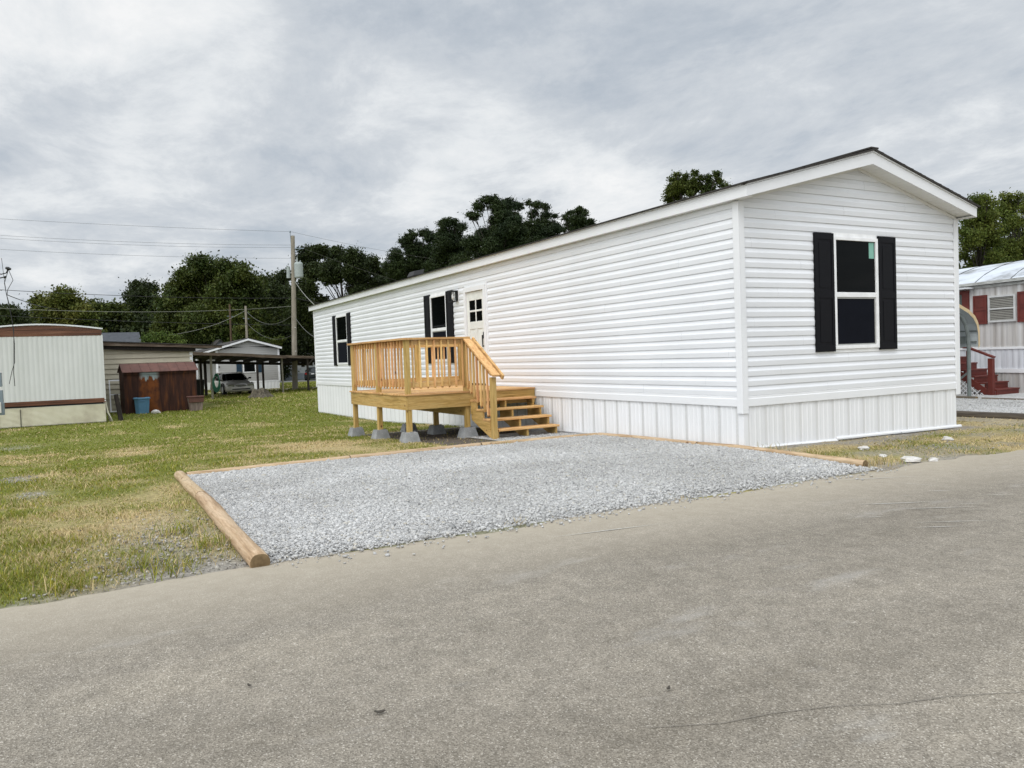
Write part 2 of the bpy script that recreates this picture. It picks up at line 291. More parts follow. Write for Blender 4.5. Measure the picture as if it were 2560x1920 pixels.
# ------------------------------------------------------------------ value noise and the lie of the land
def vn(x, y, sc, seed=0):
    x = np.asarray(x, float)*sc; y = np.asarray(y, float)*sc; xi = np.floor(x).astype(np.int64); yi = np.floor(y).astype(np.int64); fx = x-xi; fy = y-yi
    def h(a, b):
        n = (a*374761393+b*668265263+seed*1442695041) & 0xffffffff; n = ((n ^ (n >> 13))*1274126177) & 0xffffffff; return ((n ^ (n >> 16)) & 0xffff)/65535.
    fx = fx*fx*(3-2*fx); fy = fy*fy*(3-2*fy)
    return (h(xi,yi)*(1-fx)+h(xi+1,yi)*fx)*(1-fy)+(h(xi,yi+1)*(1-fx)+h(xi+1,yi+1)*fx)*fy
def fbm(x, y, sc, seed=0): return .5*vn(x,y,sc,seed)+.3*vn(x,y,sc*2.3,seed+1)+.2*vn(x,y,sc*5.1,seed+2)
GX = [-700,-21,-14,-9,-5.3,-2.5,0,1.9,2.1,700]; GZ = [-1.02,-1.02,-.985,-.80,-.665,-.60,-.572,-.60,-.61,-.61]
def sst(a, b, t): t = np.clip((np.asarray(t, float)-a)/(b-a), 0, 1); return t*t*(3-2*t)
def gz(x, y):
    x = np.asarray(x, float); y = np.asarray(y, float); z = np.interp(x, GX, GZ)
    w = sst(5, 7, y)*sst(-22, -16, x); z = z*(1-w)-.62*w
    return z-.05*sst(.3, 4.7, y)*np.exp(-(x/3)**2)*(y < 6)
def g1(x, y): return float(gz(x, y))
def blob(x, y, cx, cy, rx, ry): return np.exp(-((x-cx)/rx)**2-((y-cy)/ry)**2)
def dry(x, y):
    d = .20+1.5*(fbm(x,y,.6,3)-.5)+.8*(vn(x,y,2.1,9)-.5)
    d = d+1.0*blob(x,y,-6.6,-3.9,2.1,.75)+1.0*blob(x,y,-8.8,-6.7,1.0,.45)+.6*blob(x,y,-4.6,-5.4,.6,.4)+.5*blob(x,y,-3.4,-5,.45,2.2)+.30*blob(x,y,-1,-7,2.2,.5)+.22*sst(-9,0,x)*(y<0)
    d = d+.75*(y > -.2)*(x > -1)*(x < 2.3)-.25*sst(-9,-16,x)
    d = d-.35*blob(x,y,1.3,2.0,.4,1.3)-.3*blob(x,y,.9,5.3,.6,.8)
    return np.clip(d, 0, 1)
def bare(x, y):
    b = .95*blob(x,y,1.15,-7.0,1.1,.5)*(.4+1.0*vn(x,y,3,5))+.75*blob(x,y,-4.9,-8.35,.5,.16)+.7*blob(x,y,-2.8,-8.1,.35,.15)+.8*blob(x,y,.9,-8.4,.6,.18)
    b = b+.9*(x>-8.6)*(x<-3.2)*(y>-2.45)*(y<0)+.9*sst(1.55,2.05,x)*sst(-7.7,-6.6,y)*(y<-6.5)+.75*sst(1.75,2.1,x)*(vn(x,y,1.2,4)>.35)
    b = b+.8*(y>6.2)*(x>-25)*(x<2.6)+.5*blob(x,y,-14.2,-9.1,.9,.6)+.6*(y>-.1)*(x>-1)*(x<2)*sst(.4,.7,vn(x,y,2.5,8))+.8*blob(x,y,.12,2.6,.22,2.4)
    return np.clip(b, 0, 1)
CAM = Vector((7.4983, -7.5581, .7675)); YAW, PITCH, ROLL = 1.0674, -.0353, .0357
FWD = (-math.sin(YAW), math.cos(YAW))

# ------------------------------------------------------------------ ground, road, gravel
xs = np.concatenate([[-700,-300,-160,-110,-80,-60],np.arange(-48,-26,1.),np.arange(-26,-14,.4),np.arange(-14,2.6,.13),[2.7,5,9,14,30,100,400,700]])
ys = np.concatenate([[-700,-300,-120,-60,-40,-30],np.arange(-24,-12,.6),np.arange(-12,.4,.13),np.arange(.4,8,.22),np.arange(8,20,.8),[22,30,45,70,120,300,700]])
X, Y = np.meshgrid(xs, ys); Z = gz(X, Y)+(fbm(X,Y,1.1,21)-.5)*.035*(np.abs(X)<60)*(X<1.7)
nx, ny = len(xs), len(ys); idx = np.arange(nx*ny).reshape(ny, nx)
F = np.stack([idx[:-1,:-1].ravel(), idx[:-1,1:].ravel(), idx[1:,1:].ravel(), idx[1:,:-1].ravel()], 1)
dr, br = dry(X, Y), bare(X, Y)
green, straw, soil, grit = np.array([.15,.165,.034]), np.array([.40,.32,.165]), np.array([.19,.155,.115]), np.array([.34,.325,.29])
col = green*(1-dr[...,None])+straw*dr[...,None]; mixg = fbm(X,Y,1.7,31)[...,None]; col = col*(1-br[...,None])+(soil*(1-mixg)+grit*mixg)*br[...,None]
under = ((X>-8.5)&(X<-4)&(Y>-2.4)&(Y<.1))[...,None]; col = np.where(under, col*.15+np.array([.085,.07,.057])*.85, col)  # soil darkened beneath the deck: the deck's shade painted into the ground colour
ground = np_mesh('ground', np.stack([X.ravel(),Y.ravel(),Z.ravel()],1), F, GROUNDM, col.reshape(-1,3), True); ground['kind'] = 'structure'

ey = np.arange(-70, 70, .12); ex = 1.98+.13*(fbm(ey,ey*0,.6,41)-.5)*2+.14*(fbm(ey,ey*0,3.2,43)-.5); ex = ex+.25*sst(1.2,3.5,ey)
rows = []
for k, fx in enumerate([0,.04,.12,.3,1]):
    w = 7.3; xx = ex+fx*w; zz = -.588+.012*sst(0,.06,fx)-.0*fx; rows.append([(a,b,zz-(.018 if k==0 else 0)) for a,b in zip(xx,ey)])
rd = MB().sheet([list(r) for r in zip(*rows)]); road = obj('road', rd, ROADM, smooth=True); road['kind'] = 'structure'

PX0, PX1, PY0, PY1 = -3.2, 1.97, -6.5, -.1
def pad_mesh(x0,x1,y0,y1,n=40,h=.03,fray=True):
    rows = []
    for i in range(n+1):
        r = []
        for j in range(n+1):
            x = x0+(x1-x0)*i/n; y = y0+(y1-y0)*j/n; e = 1 if 0<i<n else 0
            if i == n and fray: x += .16
            r.append((x, y, g1(min(x,1.9),y)+(h*(1 if not fray else min(1,(n-i)/4*1.0)+.15))+.018*(fbm(x,y,1.1,52)-.5)*(i<n-2)-(.028 if fray and i==n else 0)))
        rows.append(r)
    return MB().sheet([list(r) for r in zip(*rows)])
tag(obj('gravel_pad', pad_mesh(PX0,PX1,PY0,PY1), GRAVB, smooth=True), None, None, kind='structure')
tag(obj('gravel_pad', pad_mesh(-5.2,-3.18,-1.55,-.02,14,.012,False), GRAVB, smooth=True), None, None, kind='structure')
tag(obj('gravel_pad', pad_mesh(-14,1.9,6.45,13.6,30,.02), GRAVB, smooth=True), None, None, kind='structure')

def stones(name, P, size, zoff, seed, m=None):
    r = np.random.default_rng(seed); n = len(P); cube = np.array([[-1,-1,-1],[1,-1,-1],[1,1,-1],[-1,1,-1],[-1,-1,1],[1,-1,1],[1,1,1],[-1,1,1]], float)
    V = cube[None]*(1+r.uniform(-.45,.25,(n,8,3))); V *= (size*np.exp(r.normal(-.08,.34,(n,1,1)))*r.uniform(.6,1.1,(n,1,3))*np.array([1,1,.7]))/2
    a, b = r.uniform(0,2*np.pi,n), r.uniform(-.7,.7,n); c, s = np.cos(a), np.sin(a); cb, sb = np.cos(b), np.sin(b)
    x = V[...,0]*cb[:,None]+V[...,2]*sb[:,None]; z = -V[...,0]*sb[:,None]+V[...,2]*cb[:,None]; y = V[...,1]
    V = np.stack([x*c[:,None]-y*s[:,None], x*s[:,None]+y*c[:,None], z], -1)+np.c_[P, zoff][:,None,:]
    f = np.array([[3,2,1,0],[4,5,6,7],[0,1,5,4],[1,2,6,5],[2,3,7,6],[3,0,4,7]])
    Fc = (f[None]+8*np.arange(n)[:,None,None]).reshape(-1,4); return np_mesh(name, V.reshape(-1,3), Fc, m or STONE)
def scat(n, x0,x1,y0,y1): return np.c_[rng.uniform(x0,x1,n), rng.uniform(y0,y1,n)]
P1 = scat(140000, PX0+.03, PX1+.04, PY0+.02, PY1); keep = P1[:,0] < 1.93+.14*(vn(P1[:,1],0*P1[:,1],2.2,51)-.5)+rng.normal(0,.05,len(P1))-np.abs(rng.normal(0,.12,len(P1)))*(rng.uniform(0,1,len(P1))<.5); P1 = P1[keep]
P2 = scat(3000,-5.0,-3.2,-1.5,-.05); P3 = scat(16000,-6,2.0,6.5,11); P4 = scat(5200,1.75,2.55,-6.5,.0); P4 = P4[rng.uniform(0,1,len(P4)) < np.clip((2.5-P4[:,0])/.7,0,1)**2.2]
P5 = scat(4200,-.6,1.95,-8.9,-6.62); P5 = P5[rng.uniform(0,1,len(P5)) < bare(P5[:,0],P5[:,1])*.8]
P6 = scat(500,0,1.9,.3,5.8); P6 = P6[rng.uniform(0,1,len(P6)) < .6]
P7 = scat(150,-5.3,-4.5,-8.6,-8.1); P8 = scat(90,-3.1,-2.5,-8.25,-7.95)
PA = np.r_[P1,P2,P3,P4,P5,P6,P7,P8]; zo = gz(np.minimum(PA[:,0],1.9),PA[:,1])+np.r_[.010+.024*np.clip((1.97-P1[:,0])/.5,0,1)+.018*(fbm(P1[:,0],P1[:,1],1.1,52)-.5),np.full(len(P2),.014),np.full(len(P3),.024),np.interp(P4[:,0]-np.interp(P4[:,1],ey,ex),[-.3,0,.29,1],[.006,.012,.026,.03]),np.full(len(P5),.002),np.full(len(P6)+len(P7)+len(P8),.004)]
zo += rng.uniform(-.004,.006,len(zo)); sz = np.full(len(PA),.0165); sz[len(P1)+len(P2)+len(P3)+len(P4):] = .016; k_ = len(P1)+len(P2)+len(P3)+len(P4); tag(stones('gravel', PA[:k_], sz[:k_,None,None], zo[:k_], 5), 'pale grey crushed stone covering the parking pads and road edge', 'gravel', kind='stuff'); tag(stones('loose_gravel', PA[k_:], sz[k_:,None,None], zo[k_:], 6, STONE2), 'dirty loose stones scattered in the bare patches of the verge', 'gravel', kind='stuff')

# ------------------------------------------------------------------ grass
def grass():
    N = 640000; r = rng; d = np.exp(math.log(4.2)+(math.log(75)-math.log(4.2))*r.uniform(0,1,N)**1.25); a0 = math.atan2(FWD[1], FWD[0]); a = a0+r.uniform(R(-46), R(47), N)
    x = CAM.x+d*np.cos(a); y = CAM.y+d*np.sin(a)
    edge = np.interp(y, ey, ex)
    ok = (x < edge-.01+.05*r.normal(0,1,N)*(r.uniform(0,1,N)<.2)) & ~((x>PX0-.02)&(x<2.1)&(y>PY0-.12)&(y<.12)) & ~((x>-21.05)&(x<.02)&(y>-.01)&(y<4.75))
    ok &= ~((x>-23.4-14)&(x<-23.15)&(y<-6.8)&(y>-11)) & ~((x>-37)&(x<-29.5)&(y>-8)&(y<-2)) & ~((y>6.3)&(x>-26)&(r.uniform(0,1,N)<.97)) & ~((x>-5.4)&(y>-1.6)&(y<0)&(x<-3))
    ok &= r.uniform(0,1,N) > bare(x,y)*1.0
    x, y, d = x[ok], y[ok], d[ok]; n = len(x); dr = dry(x,y)
    tuft = vn(x,y,3.3,61); h = (.014+.030*tuft*r.uniform(.3,1.25,n))*(1+.3*(1-dr)); h = np.maximum(h, .0018*d)*np.where(x<-12,.9,1.); h *= np.where((y>-.1)&(x>-1),.8,1); w = np.maximum(.003, .00080*d)*r.uniform(.7,1.3,n)
    # taller tufts along the verge
    tc = [(1.80,-7.05,.10),(1.86,-7.7,.08),(1.55,-7.25,.09),(1.6,-8.2,.1),(1.2,-6.75,.08),(.6,-6.9,.08),(1.78,.35,.12),(1.7,.12,.1),(1.9,-8.9,.12),(-3.3,-1.9,.15),(.55,-6.1,.05),(1.95,-2.8,.05),(1.93,-4.5,.05),(-.1,-.35,.06),(.3,.2,.1),(.9,.25,.1)]
    tx, ty, th, td = [], [], [], []
    for cx, cy, sp in tc:
        k = 90 if sp > .06 else 28; tx += list(r.normal(cx,sp,k)); ty += list(r.normal(cy,sp,k)); th += list(r.uniform(.05,.13,k)*(1 if sp>.06 else .45)); td += [(.75 if cy>-.5 or sp<.07 else .22)]*k
    x = np.r_[x,tx]; y = np.r_[y,ty]; h = np.r_[h,th]; w = np.r_[w,np.full(len(tx),.006)]; dr = np.r_[dr,td]; n = len(x)
    z = gz(x,y)-.005; az = r.uniform(0,2*np.pi,n); lean = r.uniform(.4,1.7,n)*h; dx, dy = np.cos(az), np.sin(az); wx, wy = -dy*w/2, dx*w/2
    V = np.empty((n,5,3)); V[:,0] = np.c_[x-wx,y-wy,z]; V[:,1] = np.c_[x+wx,y+wy,z]
    V[:,2] = np.c_[x+dx*lean*.35+wx*.8,y+dy*lean*.35+wy*.8,z+h*.6]; V[:,3] = np.c_[x+dx*lean*.35-wx*.8,y+dy*lean*.35-wy*.8,z+h*.6]; V[:,4] = np.c_[x+dx*lean,y+dy*lean,z+h]
    b = 5*np.arange(n); F = np.concatenate([np.stack([b,b+1,b+2],1),np.stack([b,b+2,b+3],1),np.stack([b+3,b+2,b+4],1)])
    p = np.clip(dr*.95+r.normal(0,.18,n),0,1); isdry = (r.uniform(0,1,n) < p)
    g = np.array([.20,.222,.034])*r.uniform(.6,1.3,(n,1))*np.where(r.uniform(0,1,(n,1))<.3,np.array([1.45,1.15,1.0]),1); far = sst(9,20,np.r_[d,np.full(len(x)-len(d),6.)])[:,None]; g = g*(1-far)+(g*.35+np.array([.178,.208,.030])*.65)*far
    s = np.array([.60,.47,.25])*r.uniform(.55,1.15,(n,1)); c = np.where(isdry[:,None], s, g)
    o = np_mesh('grass', V.reshape(-1,3), F, BLADE, np.repeat(c,5,0)); tag(o,'mown lawn of green and straw coloured grass blades','grass',kind='stuff')
grass()

# ------------------------------------------------------------------ the white mobile home
HL, HW, HH = 20.93, 4.67, 2.70
CP = .1295; Z0 = .136
home = thing('mobile_home','new white single wide mobile home with black shutters and vinyl siding','mobile home',(-HL/2,HW/2,-.6))
def course_profile(z, top):                         # dutch-lap course, out = distance proud of the wall plane
    return [(-.002,z),(.0100,z+.0004),(.0120,z+.002),(.0165,z+.062),(.0160,z+.067),(.0060,z+.088),(.0015,z+.110),(-.002,min(z+CP,top))]
def siding_wall(mb, side, u0, u1, z0, z1, cuts=()):
    # side 'F': y=0 facing -Y (u = x); 'E': x=0 facing +X (u = y); 'B': y=HW; 'W': x=-HL
    P = {'F':lambda u,o,z:(u,-o,z),'E':lambda u,o,z:(o,u,z),'B':lambda u,o,z:(u,HW+o,z),'W':lambda u,o,z:(-HL-o,u,z)}[side]
    z = z0
    while z < z1-1e-4:
        zt = min(z+CP, z1); segs = [(u0,u1)]
        if callable(cuts): segs = cuts(z, zt, u0, u1)
        for a, b in segs:
            if b-a < .02: continue
            k0 = round((z-Z0)/CP); off = ((k0*1.37) % 3.66); cutp = [a]+[c for c in np.arange(-24+off,9,3.66) if a+.15 < c < b-.15]+[b]
            for i_, (p0,p1) in enumerate(zip(cutp[:-1],cutp[1:])):     # staggered panel laps
                prq = [(o_+.0007*(i_%2),z_) for o_,z_ in course_profile(z, zt) if z_ <= zt+1e-6]; w_ = .0005*math.sin(k0*1.9+i_)
                mb.strip(prq, lambda o,zz: P(p0,o,zz), lambda o,zz: P(p1,o+w_,zz))
            continue
            pr = [q for q in course_profile(z, zt) if q[1] <= zt+1e-6]
            mb.strip(pr, lambda o,zz: P(a,o,zz), lambda o,zz: P(b,o,zz))
        z += CP
zpk = 3.293; slope = (zpk-HH)/(HW/2)
HOLES_F = [(-18.16,-16.96,.704,2.281),(-10.15,-9.225,.704,2.281),(-8.22,-7.15,.15,2.336)]; HOLES_E = [(1.786,2.722,.714,2.281)]
def cutter(holes, base=None):
    def f(z, zt, a, b):                             # split a course round the openings; courses are cut again at sill and head height
        segs = base(z,zt,a,b) if base else [(a,b)]
        for h0,h1,z0,z1 in holes:
            if zt <= z0+1e-6 or z >= z1-1e-6: continue
            new = []
            for p,q in segs:
                if q <= h0 or p >= h1: new.append((p,q))
                else: new += [(p,h0),(h1,q)]
            segs = new
        return segs
    return f
mb = MB(); siding_wall(mb,'F',-HL,0,Z0,HH,cutter(HOLES_F)); obj('front_wall',mb,VINYL,home)
def gable(z,zt,a,b):
    if z < HH-.03: return [(a,b)]
    t = (z-HH+.035)/slope; return [(t,HW-t)] if HW-2*t > .05 else []
mb = MB(); siding_wall(mb,'E',0,HW,Z0,zpk,cutter(HOLES_E,gable)); obj('end_wall',mb,VINYL,home)
mb = MB().box(-HL,-.002,HW-.05,HW-.002,-.0,HH).box(-HL+.002,-HL+.05,.05,HW-.05,0,HH); mb.prism([(-HL+.01,0.02,HH),(-HL+.01,HW-.02,HH),(-HL+.01,HW/2,zpk)],(.05,0,0)); obj('rear_wall',mb,VINYL,home)
mb = MB().box(-HL+.06,-.03,.03,HW-.06,-.02,HH-.02); obj('wall_core',mb,BLACKPL,home)
# bottom starter band, corner posts
mb = MB().prism([(0,-.022,.0),(0,-.022,.098),(0,-.014,.104),(0,-.014,.134),(0,-.002,.136),(0,-.002,0)],(-HL,0,0)); obj('base_band',mb,TRIM,home,.002)
mb = MB().prism([(.022,0,0),(.022,0,.098),(.014,0,.104),(.014,0,.134),(.002,0,.136),(.002,0,0)],(0,HW,0)); obj('base_band',mb,TRIM,home,.002)
for (cx,cy) in ((0,0),(0,HW),(-HL,0)):
    sx = 1 if cx == 0 else -1; sy = -1 if cy == 0 else 1
    mb = MB().box(cx-sx*.075,cx+sx*.03,cy+sy*.03,cy+sy*.008,-.09,HH-.03).box(cx+sx*.008,cx+sx*.03,cy+sy*.006,cy-sy*.075,-.09,HH-.03)
    obj('corner_post',mb,TRIM,home,.003)
# skirting: vertical ribbed vinyl with vented strips
def skirt(side, u0, u1, zt, zb):
    P = (lambda u,o,z:(u,-o,z)) if side == 'F' else (lambda u,o,z:(o,u,z)); mb, mv = MB(), MB(); per = .33; u = u0; i = 0
    prof = [(0,.002),(.05,.002),(.060,.010),(.085,.010),(.095,.005),(.15,.005),(.160,.010),(.178,.010),(.188,.005),(.235,.005),(.245,.010),(.268,.010),(.278,.002),(.33,.002)]
    while u < u1-1e-6:
        pts = [(u+a,o-.008) for a,o in prof if u+a <= u1+1e-6]
        if len(pts) > 1:
            mb.sheet([[P(a,o,zt) for a,o in pts],[P(a,o,zb(a)) for a,o in pts]])
            if u+.05 < u1: mv.add([P(u+.003,-.003,zt-.004),P(u+.047,-.003,zt-.004),P(u+.047,-.003,zb(u+.047)+.03),P(u+.003,-.003,zb(u)+.03)],[(0,1,2,3)])
        u += per
    return mb, mv
def vents(mv):
    for f in mv.f: obj('skirting_vent',MB().add([mv.v[i] for i in f],[(0,1,2,3)]),VENT,home)
mb, mv = skirt('F',-HL,-.08,.002,lambda u: g1(u,0)+.03); obj('front_skirting',mb,SKIRT,home); vents(mv)
ze = lambda y: (-.553 if y < 1.80 else (-.556 if y < 3.2 else -.575))-.018*y*(y<1.8)-.012*(y-1.8)*(y>=1.8)*(y<3.2)-.012*(y-3.2)*(y>=3.2)
mb, mv = skirt('E',.06,HW,.002,ze); obj('end_skirting',mb,SKIRT,home); vents(mv)
mb = MB()
for a,b in ((.0,1.80),(1.78,3.22),(3.2,HW+.06)): mb.prism([(-.012,a,ze(a+.03)-.02),(.022,a,ze(a+.03)-.02),(.022,a,ze(a+.03)),(.010,a,ze(a+.03)+.018),(-.012,a,ze(a+.03)+.018)],(0,b-a,ze(b-.03)-ze(a+.03)))
obj('skirting_track',mb,TRIM,home)
mb = MB().box(-.085,.012,-.006,.01,g1(0,0)+.01,.0).box(-.02,.0125,-.004,.075,g1(0,0)+.01,.0); obj('skirting_corner',mb,TRIM,home,.002)
mb = MB().box(-HL+.02,-.05,.02,.05,g1(-15,0)-.1,-.02).box(-.06,-.03,.03,HW-.03,-.75,-.02).box(-HL,-HL+.03,0,HW,-1.1,0).box(-HL,-.05,HW-.03,HW,-1.1,0); obj('rear_skirting',mb,SKIRT,home)
# roof
OE, OS = .25, .10; zr = 3.487; ze0 = HH+.155
def roofpt(x, y, dz): # y across
    t = abs(y-HW/2)/(HW/2+OS); return (x, y, zr+(ze0-zr)*t+dz)
mb = MB(); xa, xb = OE+.055, -HL-OE-.05
for s in (-1,1):
    ylo = -OS-.025 if s < 0 else HW+OS+.025; n = 26
    for k in range(n):                              # shingle courses, each lapping the one below
        t0, t1 = k/n, (k+1)/n; y0 = ylo+(HW/2-ylo)*t0; y1 = ylo+(HW/2-ylo)*(t1+.02/n); jit = .004*math.sin(k*2.7)
        mb.add([roofpt(xa+jit,y0,.012),roofpt(xb,y0,.012),roofpt(xb,y1,.004),roofpt(xa+jit,y1,.004),roofpt(xa+jit,y0,.002),roofpt(xb,y0,.002)],[(0,1,2,3) if s>0 else (3,2,1,0),(0,4,5,1)])
mb.beam((xa,HW/2,zr+.014),(xb,HW/2,zr+.014),.16,.022)
for s in (-1,1):
    ylo = -OS-.045 if s < 0 else HW+OS+.045
    for xg in (xa-.05,xb+.05): mb.beam((xg,ylo,roofpt(0,ylo,0)[2]-.008),(xg,HW/2,zr-.004),.1,.027)
    mb.beam((xa,ylo,roofpt(0,ylo,0)[2]-.006),(xb,ylo,roofpt(0,ylo,0)[2]-.001),.05,.013)
obj('shingle_roof',mb,SHINGLE,home)
fh = .178
mb = MB().box(-HL-OE,OE-.0,-OS-.022,-OS,HH-.025,HH+.118).box(-HL-OE,OE-.03,-OS-.034,-OS-.012,HH+.121,HH+.15); obj('front_fascia',mb,TRIM,home,.002)
mb = MB().box(-HL-OE,OE,HW+OS,HW+OS+.022,HH-.025,HH+.15); obj('rear_fascia',mb,TRIM,home,.002)
for xg, sx in ((OE,1),(-HL-OE,-1)):
    mb = MB()
    for s in (-1,1):
        ya = -OS-.022 if s<0 else HW+OS+.022
        zt0 = ze0-.012; zt1 = zr-.006
        mb.prism([(xg,ya,zt0-.036),(xg,HW/2,zt1-.036),(xg,HW/2,zt1-.195),(xg,ya,HH-.027)],(sx*.022,0,0))
        mb.prism([(xg,ya,zt0),(xg,HW/2,zt1),(xg,HW/2,zt1-.033),(xg,ya,zt0-.033)],(sx*.034,0,0))
    obj('gable_fascia',mb,TRIM,home)
mb = MB()                                           # ribbed soffits
mb.box(-HL-OE,OE,-OS,-.001,HH-.02,HH-.012).box(-HL-OE,OE,HW+.001,HW+OS,HH-.02,HH-.012)
for s in (-1,1):
    y0 = -OS if s<0 else HW+OS; n = 26
    for k in range(n):
        a, b = k/n, (k+.94)/n; f = lambda t: (y0+(HW/2-y0)*t, HH-.012+(zpk+.012-HH)*t)
        (ya,za),(yb,zb) = f(a), f(b); mb.prism([(.004,ya,za),(.004,yb,zb),(.004,yb,zb+.01),(.004,ya,za+.01)],(OE-.006,0,0))
    ya = -.0 if s<0 else HW; mb.prism([(.004,ya,HH-.035),(.004,HW/2,zpk-.035),(.004,HW/2,zpk+.005),(.004,ya,HH+.004)],(.016,0,0))
obj('soffit',mb,SOFFIT,home)
mb = MB(); rv = roofpt(-12.2,.55,0); mb.prism([(-12.45,.3,rv[2]-.03),(-12.0,.3,rv[2]-.03),(-12.05,.36,rv[2]+.10),(-12.4,.36,rv[2]+.10)],(0,.3,.06)); obj('roof_vent',mb,BLACKPL,home,.01)
# windows with frames, two sashes, screens, shutters
def window(side, u0, u1, z0, z1, sw, sticker=False):
    P = (lambda u,o,z:(u,-o,z)) if side=='F' else (lambda u,o,z:(o,u,z))
    def bx(mb,a,b,o0,o1,c,d):
        p, q = P(a,o0,c), P(b,o1,d); return mb.box(p[0],q[0],p[1],q[1],p[2],q[2])
    mb = MB(); f = .05; zm = z0+(z1-z0)*.485
    bx(mb,u0,u1,-.02,.035,z1-f,z1); bx(mb,u0,u1,-.02,.035,z0,z0+f); bx(mb,u0,u0+f,-.02,.035,z0+f,z1-f); bx(mb,u1-f,u1,-.02,.035,z0+f,z1-f); bx(mb,u0+f,u1-f,-.015,.024,zm-.035,zm+.035)
    bx(mb,u0+.0,u1-.0,-.02,.013,z0-.051,z0); bx(mb,u0,u1,-.02,.013,z1,z1+.057)
    w = obj('window',mb,FRAMEW,home,.004)
    m2 = MB(); bx(m2,u0+f,u1-f,-.02,.012,zm+.035,z1-f); obj('upper_pane',m2,GLASS,w)
    m2 = MB(); bx(m2,u0+f+.02,u1-f-.02,-.02,.006,z0+f+.02,zm-.055); obj('screen_pane',m2,SCREEN,w)
    m2 = MB(); bx(m2,u0+f,u1-f,-.02,.014,zm-.055,zm-.036); bx(m2,u0+f,u1-f,-.02,.014,z0+f,z0+f+.02); bx(m2,u0+f,u0+f+.02,-.02,.014,z0+f+.02,zm-.055); bx(m2,u1-f-.02,u1-f,-.02,.014,z0+f+.02,zm-.055); obj('sash_frame',m2,plain('grey_sash',(.35,.35,.33)),w)
    if sticker:
        m2 = MB(); bx(m2,u1-f-.13,u1-f-.02,.0125,.0145,z1-f-.24,z1-f-.01); obj('window_sticker',m2,TAGM,w)
    for s in (0,1):
        a, b = (u0-sw-.006,u0-.006) if s==0 else (u1+.006,u1+sw+.006); c, d = z0-.03, z1+.035
        m3 = MB(); bx(m3,a,b,.012,.034,c,d); bx(m3,a,a+.05,.034,.042,c,d); bx(m3,b-.05,b,.034,.042,c,d)
        for q0,q1 in ((c,c+.09),(zm-.05,zm+.05),(d-.09,d)): bx(m3,a+.05,b-.05,.034,.042,q0,q1)
        for q0,q1 in ((c+.13,zm-.09),(zm+.09,d-.13)): bx(m3,a+.09,b-.09,.034,.039,q0,q1)
        obj('shutter',m3,BLACK,home,.004)
window('E',1.776,2.732,.704,2.291,.39,True)
window('F',-18.17,-16.95,.694,2.290,.36); window('F',-10.16,-9.215,.694,2.290,.36)
# door with frame, four lites, recessed panels, lever handle
d0, d1, dz0, dz1 = -8.227, -7.195, .19, 2.303
mb = MB()
for a,b,c,d in ((d0,d0+.085,dz0,dz1),(d1-.085,d1,dz0,dz1),(d0+.085,d1-.085,dz1-.10,dz1)): mb.box(a,b,-.055,.03,c,d)
mb.box(d1,d1+.05,-.032,.02,dz0-.04,dz1+.05).box(d0,d1,-.022,.02,dz1,dz1+.036); df = obj('door',mb,TRIM,home,.004)
mb = MB(); a, b = d0+.09, d1-.09; zt = dz1-.105; W = b-a
lz0, lz1 = dz0+1.36, dz0+1.82; mb.box(a,b,.0,.03,dz0+.02,zt)
for q in ((a,a+.12,dz0+.02,zt),(b-.12,b,dz0+.02,zt),(a+.12,b-.12,dz0+.02,dz0+.22),(a+.12,b-.12,lz1,zt),(a+.12,b-.12,lz0-.16,lz0),(a+W/2-.05,a+W/2+.05,dz0+.22,lz0-.16)): mb.box(q[0],q[1],-.014,.0,q[2],q[3])
mb.box(a+W/2-.02,a+W/2+.02,-.012,.0,lz0,lz1).box(a+.12,a+W/2-.02,-.012,.0,(lz0+lz1)/2-.02,(lz0+lz1)/2+.02).box(a+W/2+.02,b-.12,-.012,.0,(lz0+lz1)/2-.02,(lz0+lz1)/2+.02)
for q in ((a+.17,a+W/2-.09),(a+W/2+.09,b-.17)): mb.box(q[0],q[1],-.008,0,dz0+.28,lz0-.22)
dl = obj('door_leaf',mb,DOORM,df,.004)
mb = MB()
for q0,q1 in ((a+.12,a+W/2-.02),(a+W/2+.02,b-.12)):
    for r0,r1 in ((lz0,(lz0+lz1)/2-.02),((lz0+lz1)/2+.02,lz1)): mb.box(q0,q1,-.004,.001,r0,r1)
obj('door_lites',mb,GLASS,df)
mb = MB().tube([(b-.07,-.05,dz0+1.02),(b-.07,-.055,dz0+.95),(b-.07,-.05,dz0+.80)],[.018,.014,.012],8).tube([(b-.07,-.012,dz0+1.03),(b-.07,-.06,dz0+1.03)],.024,10).tube([(b-.07,-.012,dz0+.82),(b-.07,-.05,dz0+.81)],.014,8); mb.box(b-.10,b-.04,-.022,-.012,dz0+.98,dz0+1.12); obj('door_handle',mb,HANDLE,df)
mb = MB().box(a+.05,a+.11,-.02,-.012,dz0+.86,dz0+.96); obj('keypad',mb,plain('grey_keypad',(.06,.06,.05)),df)
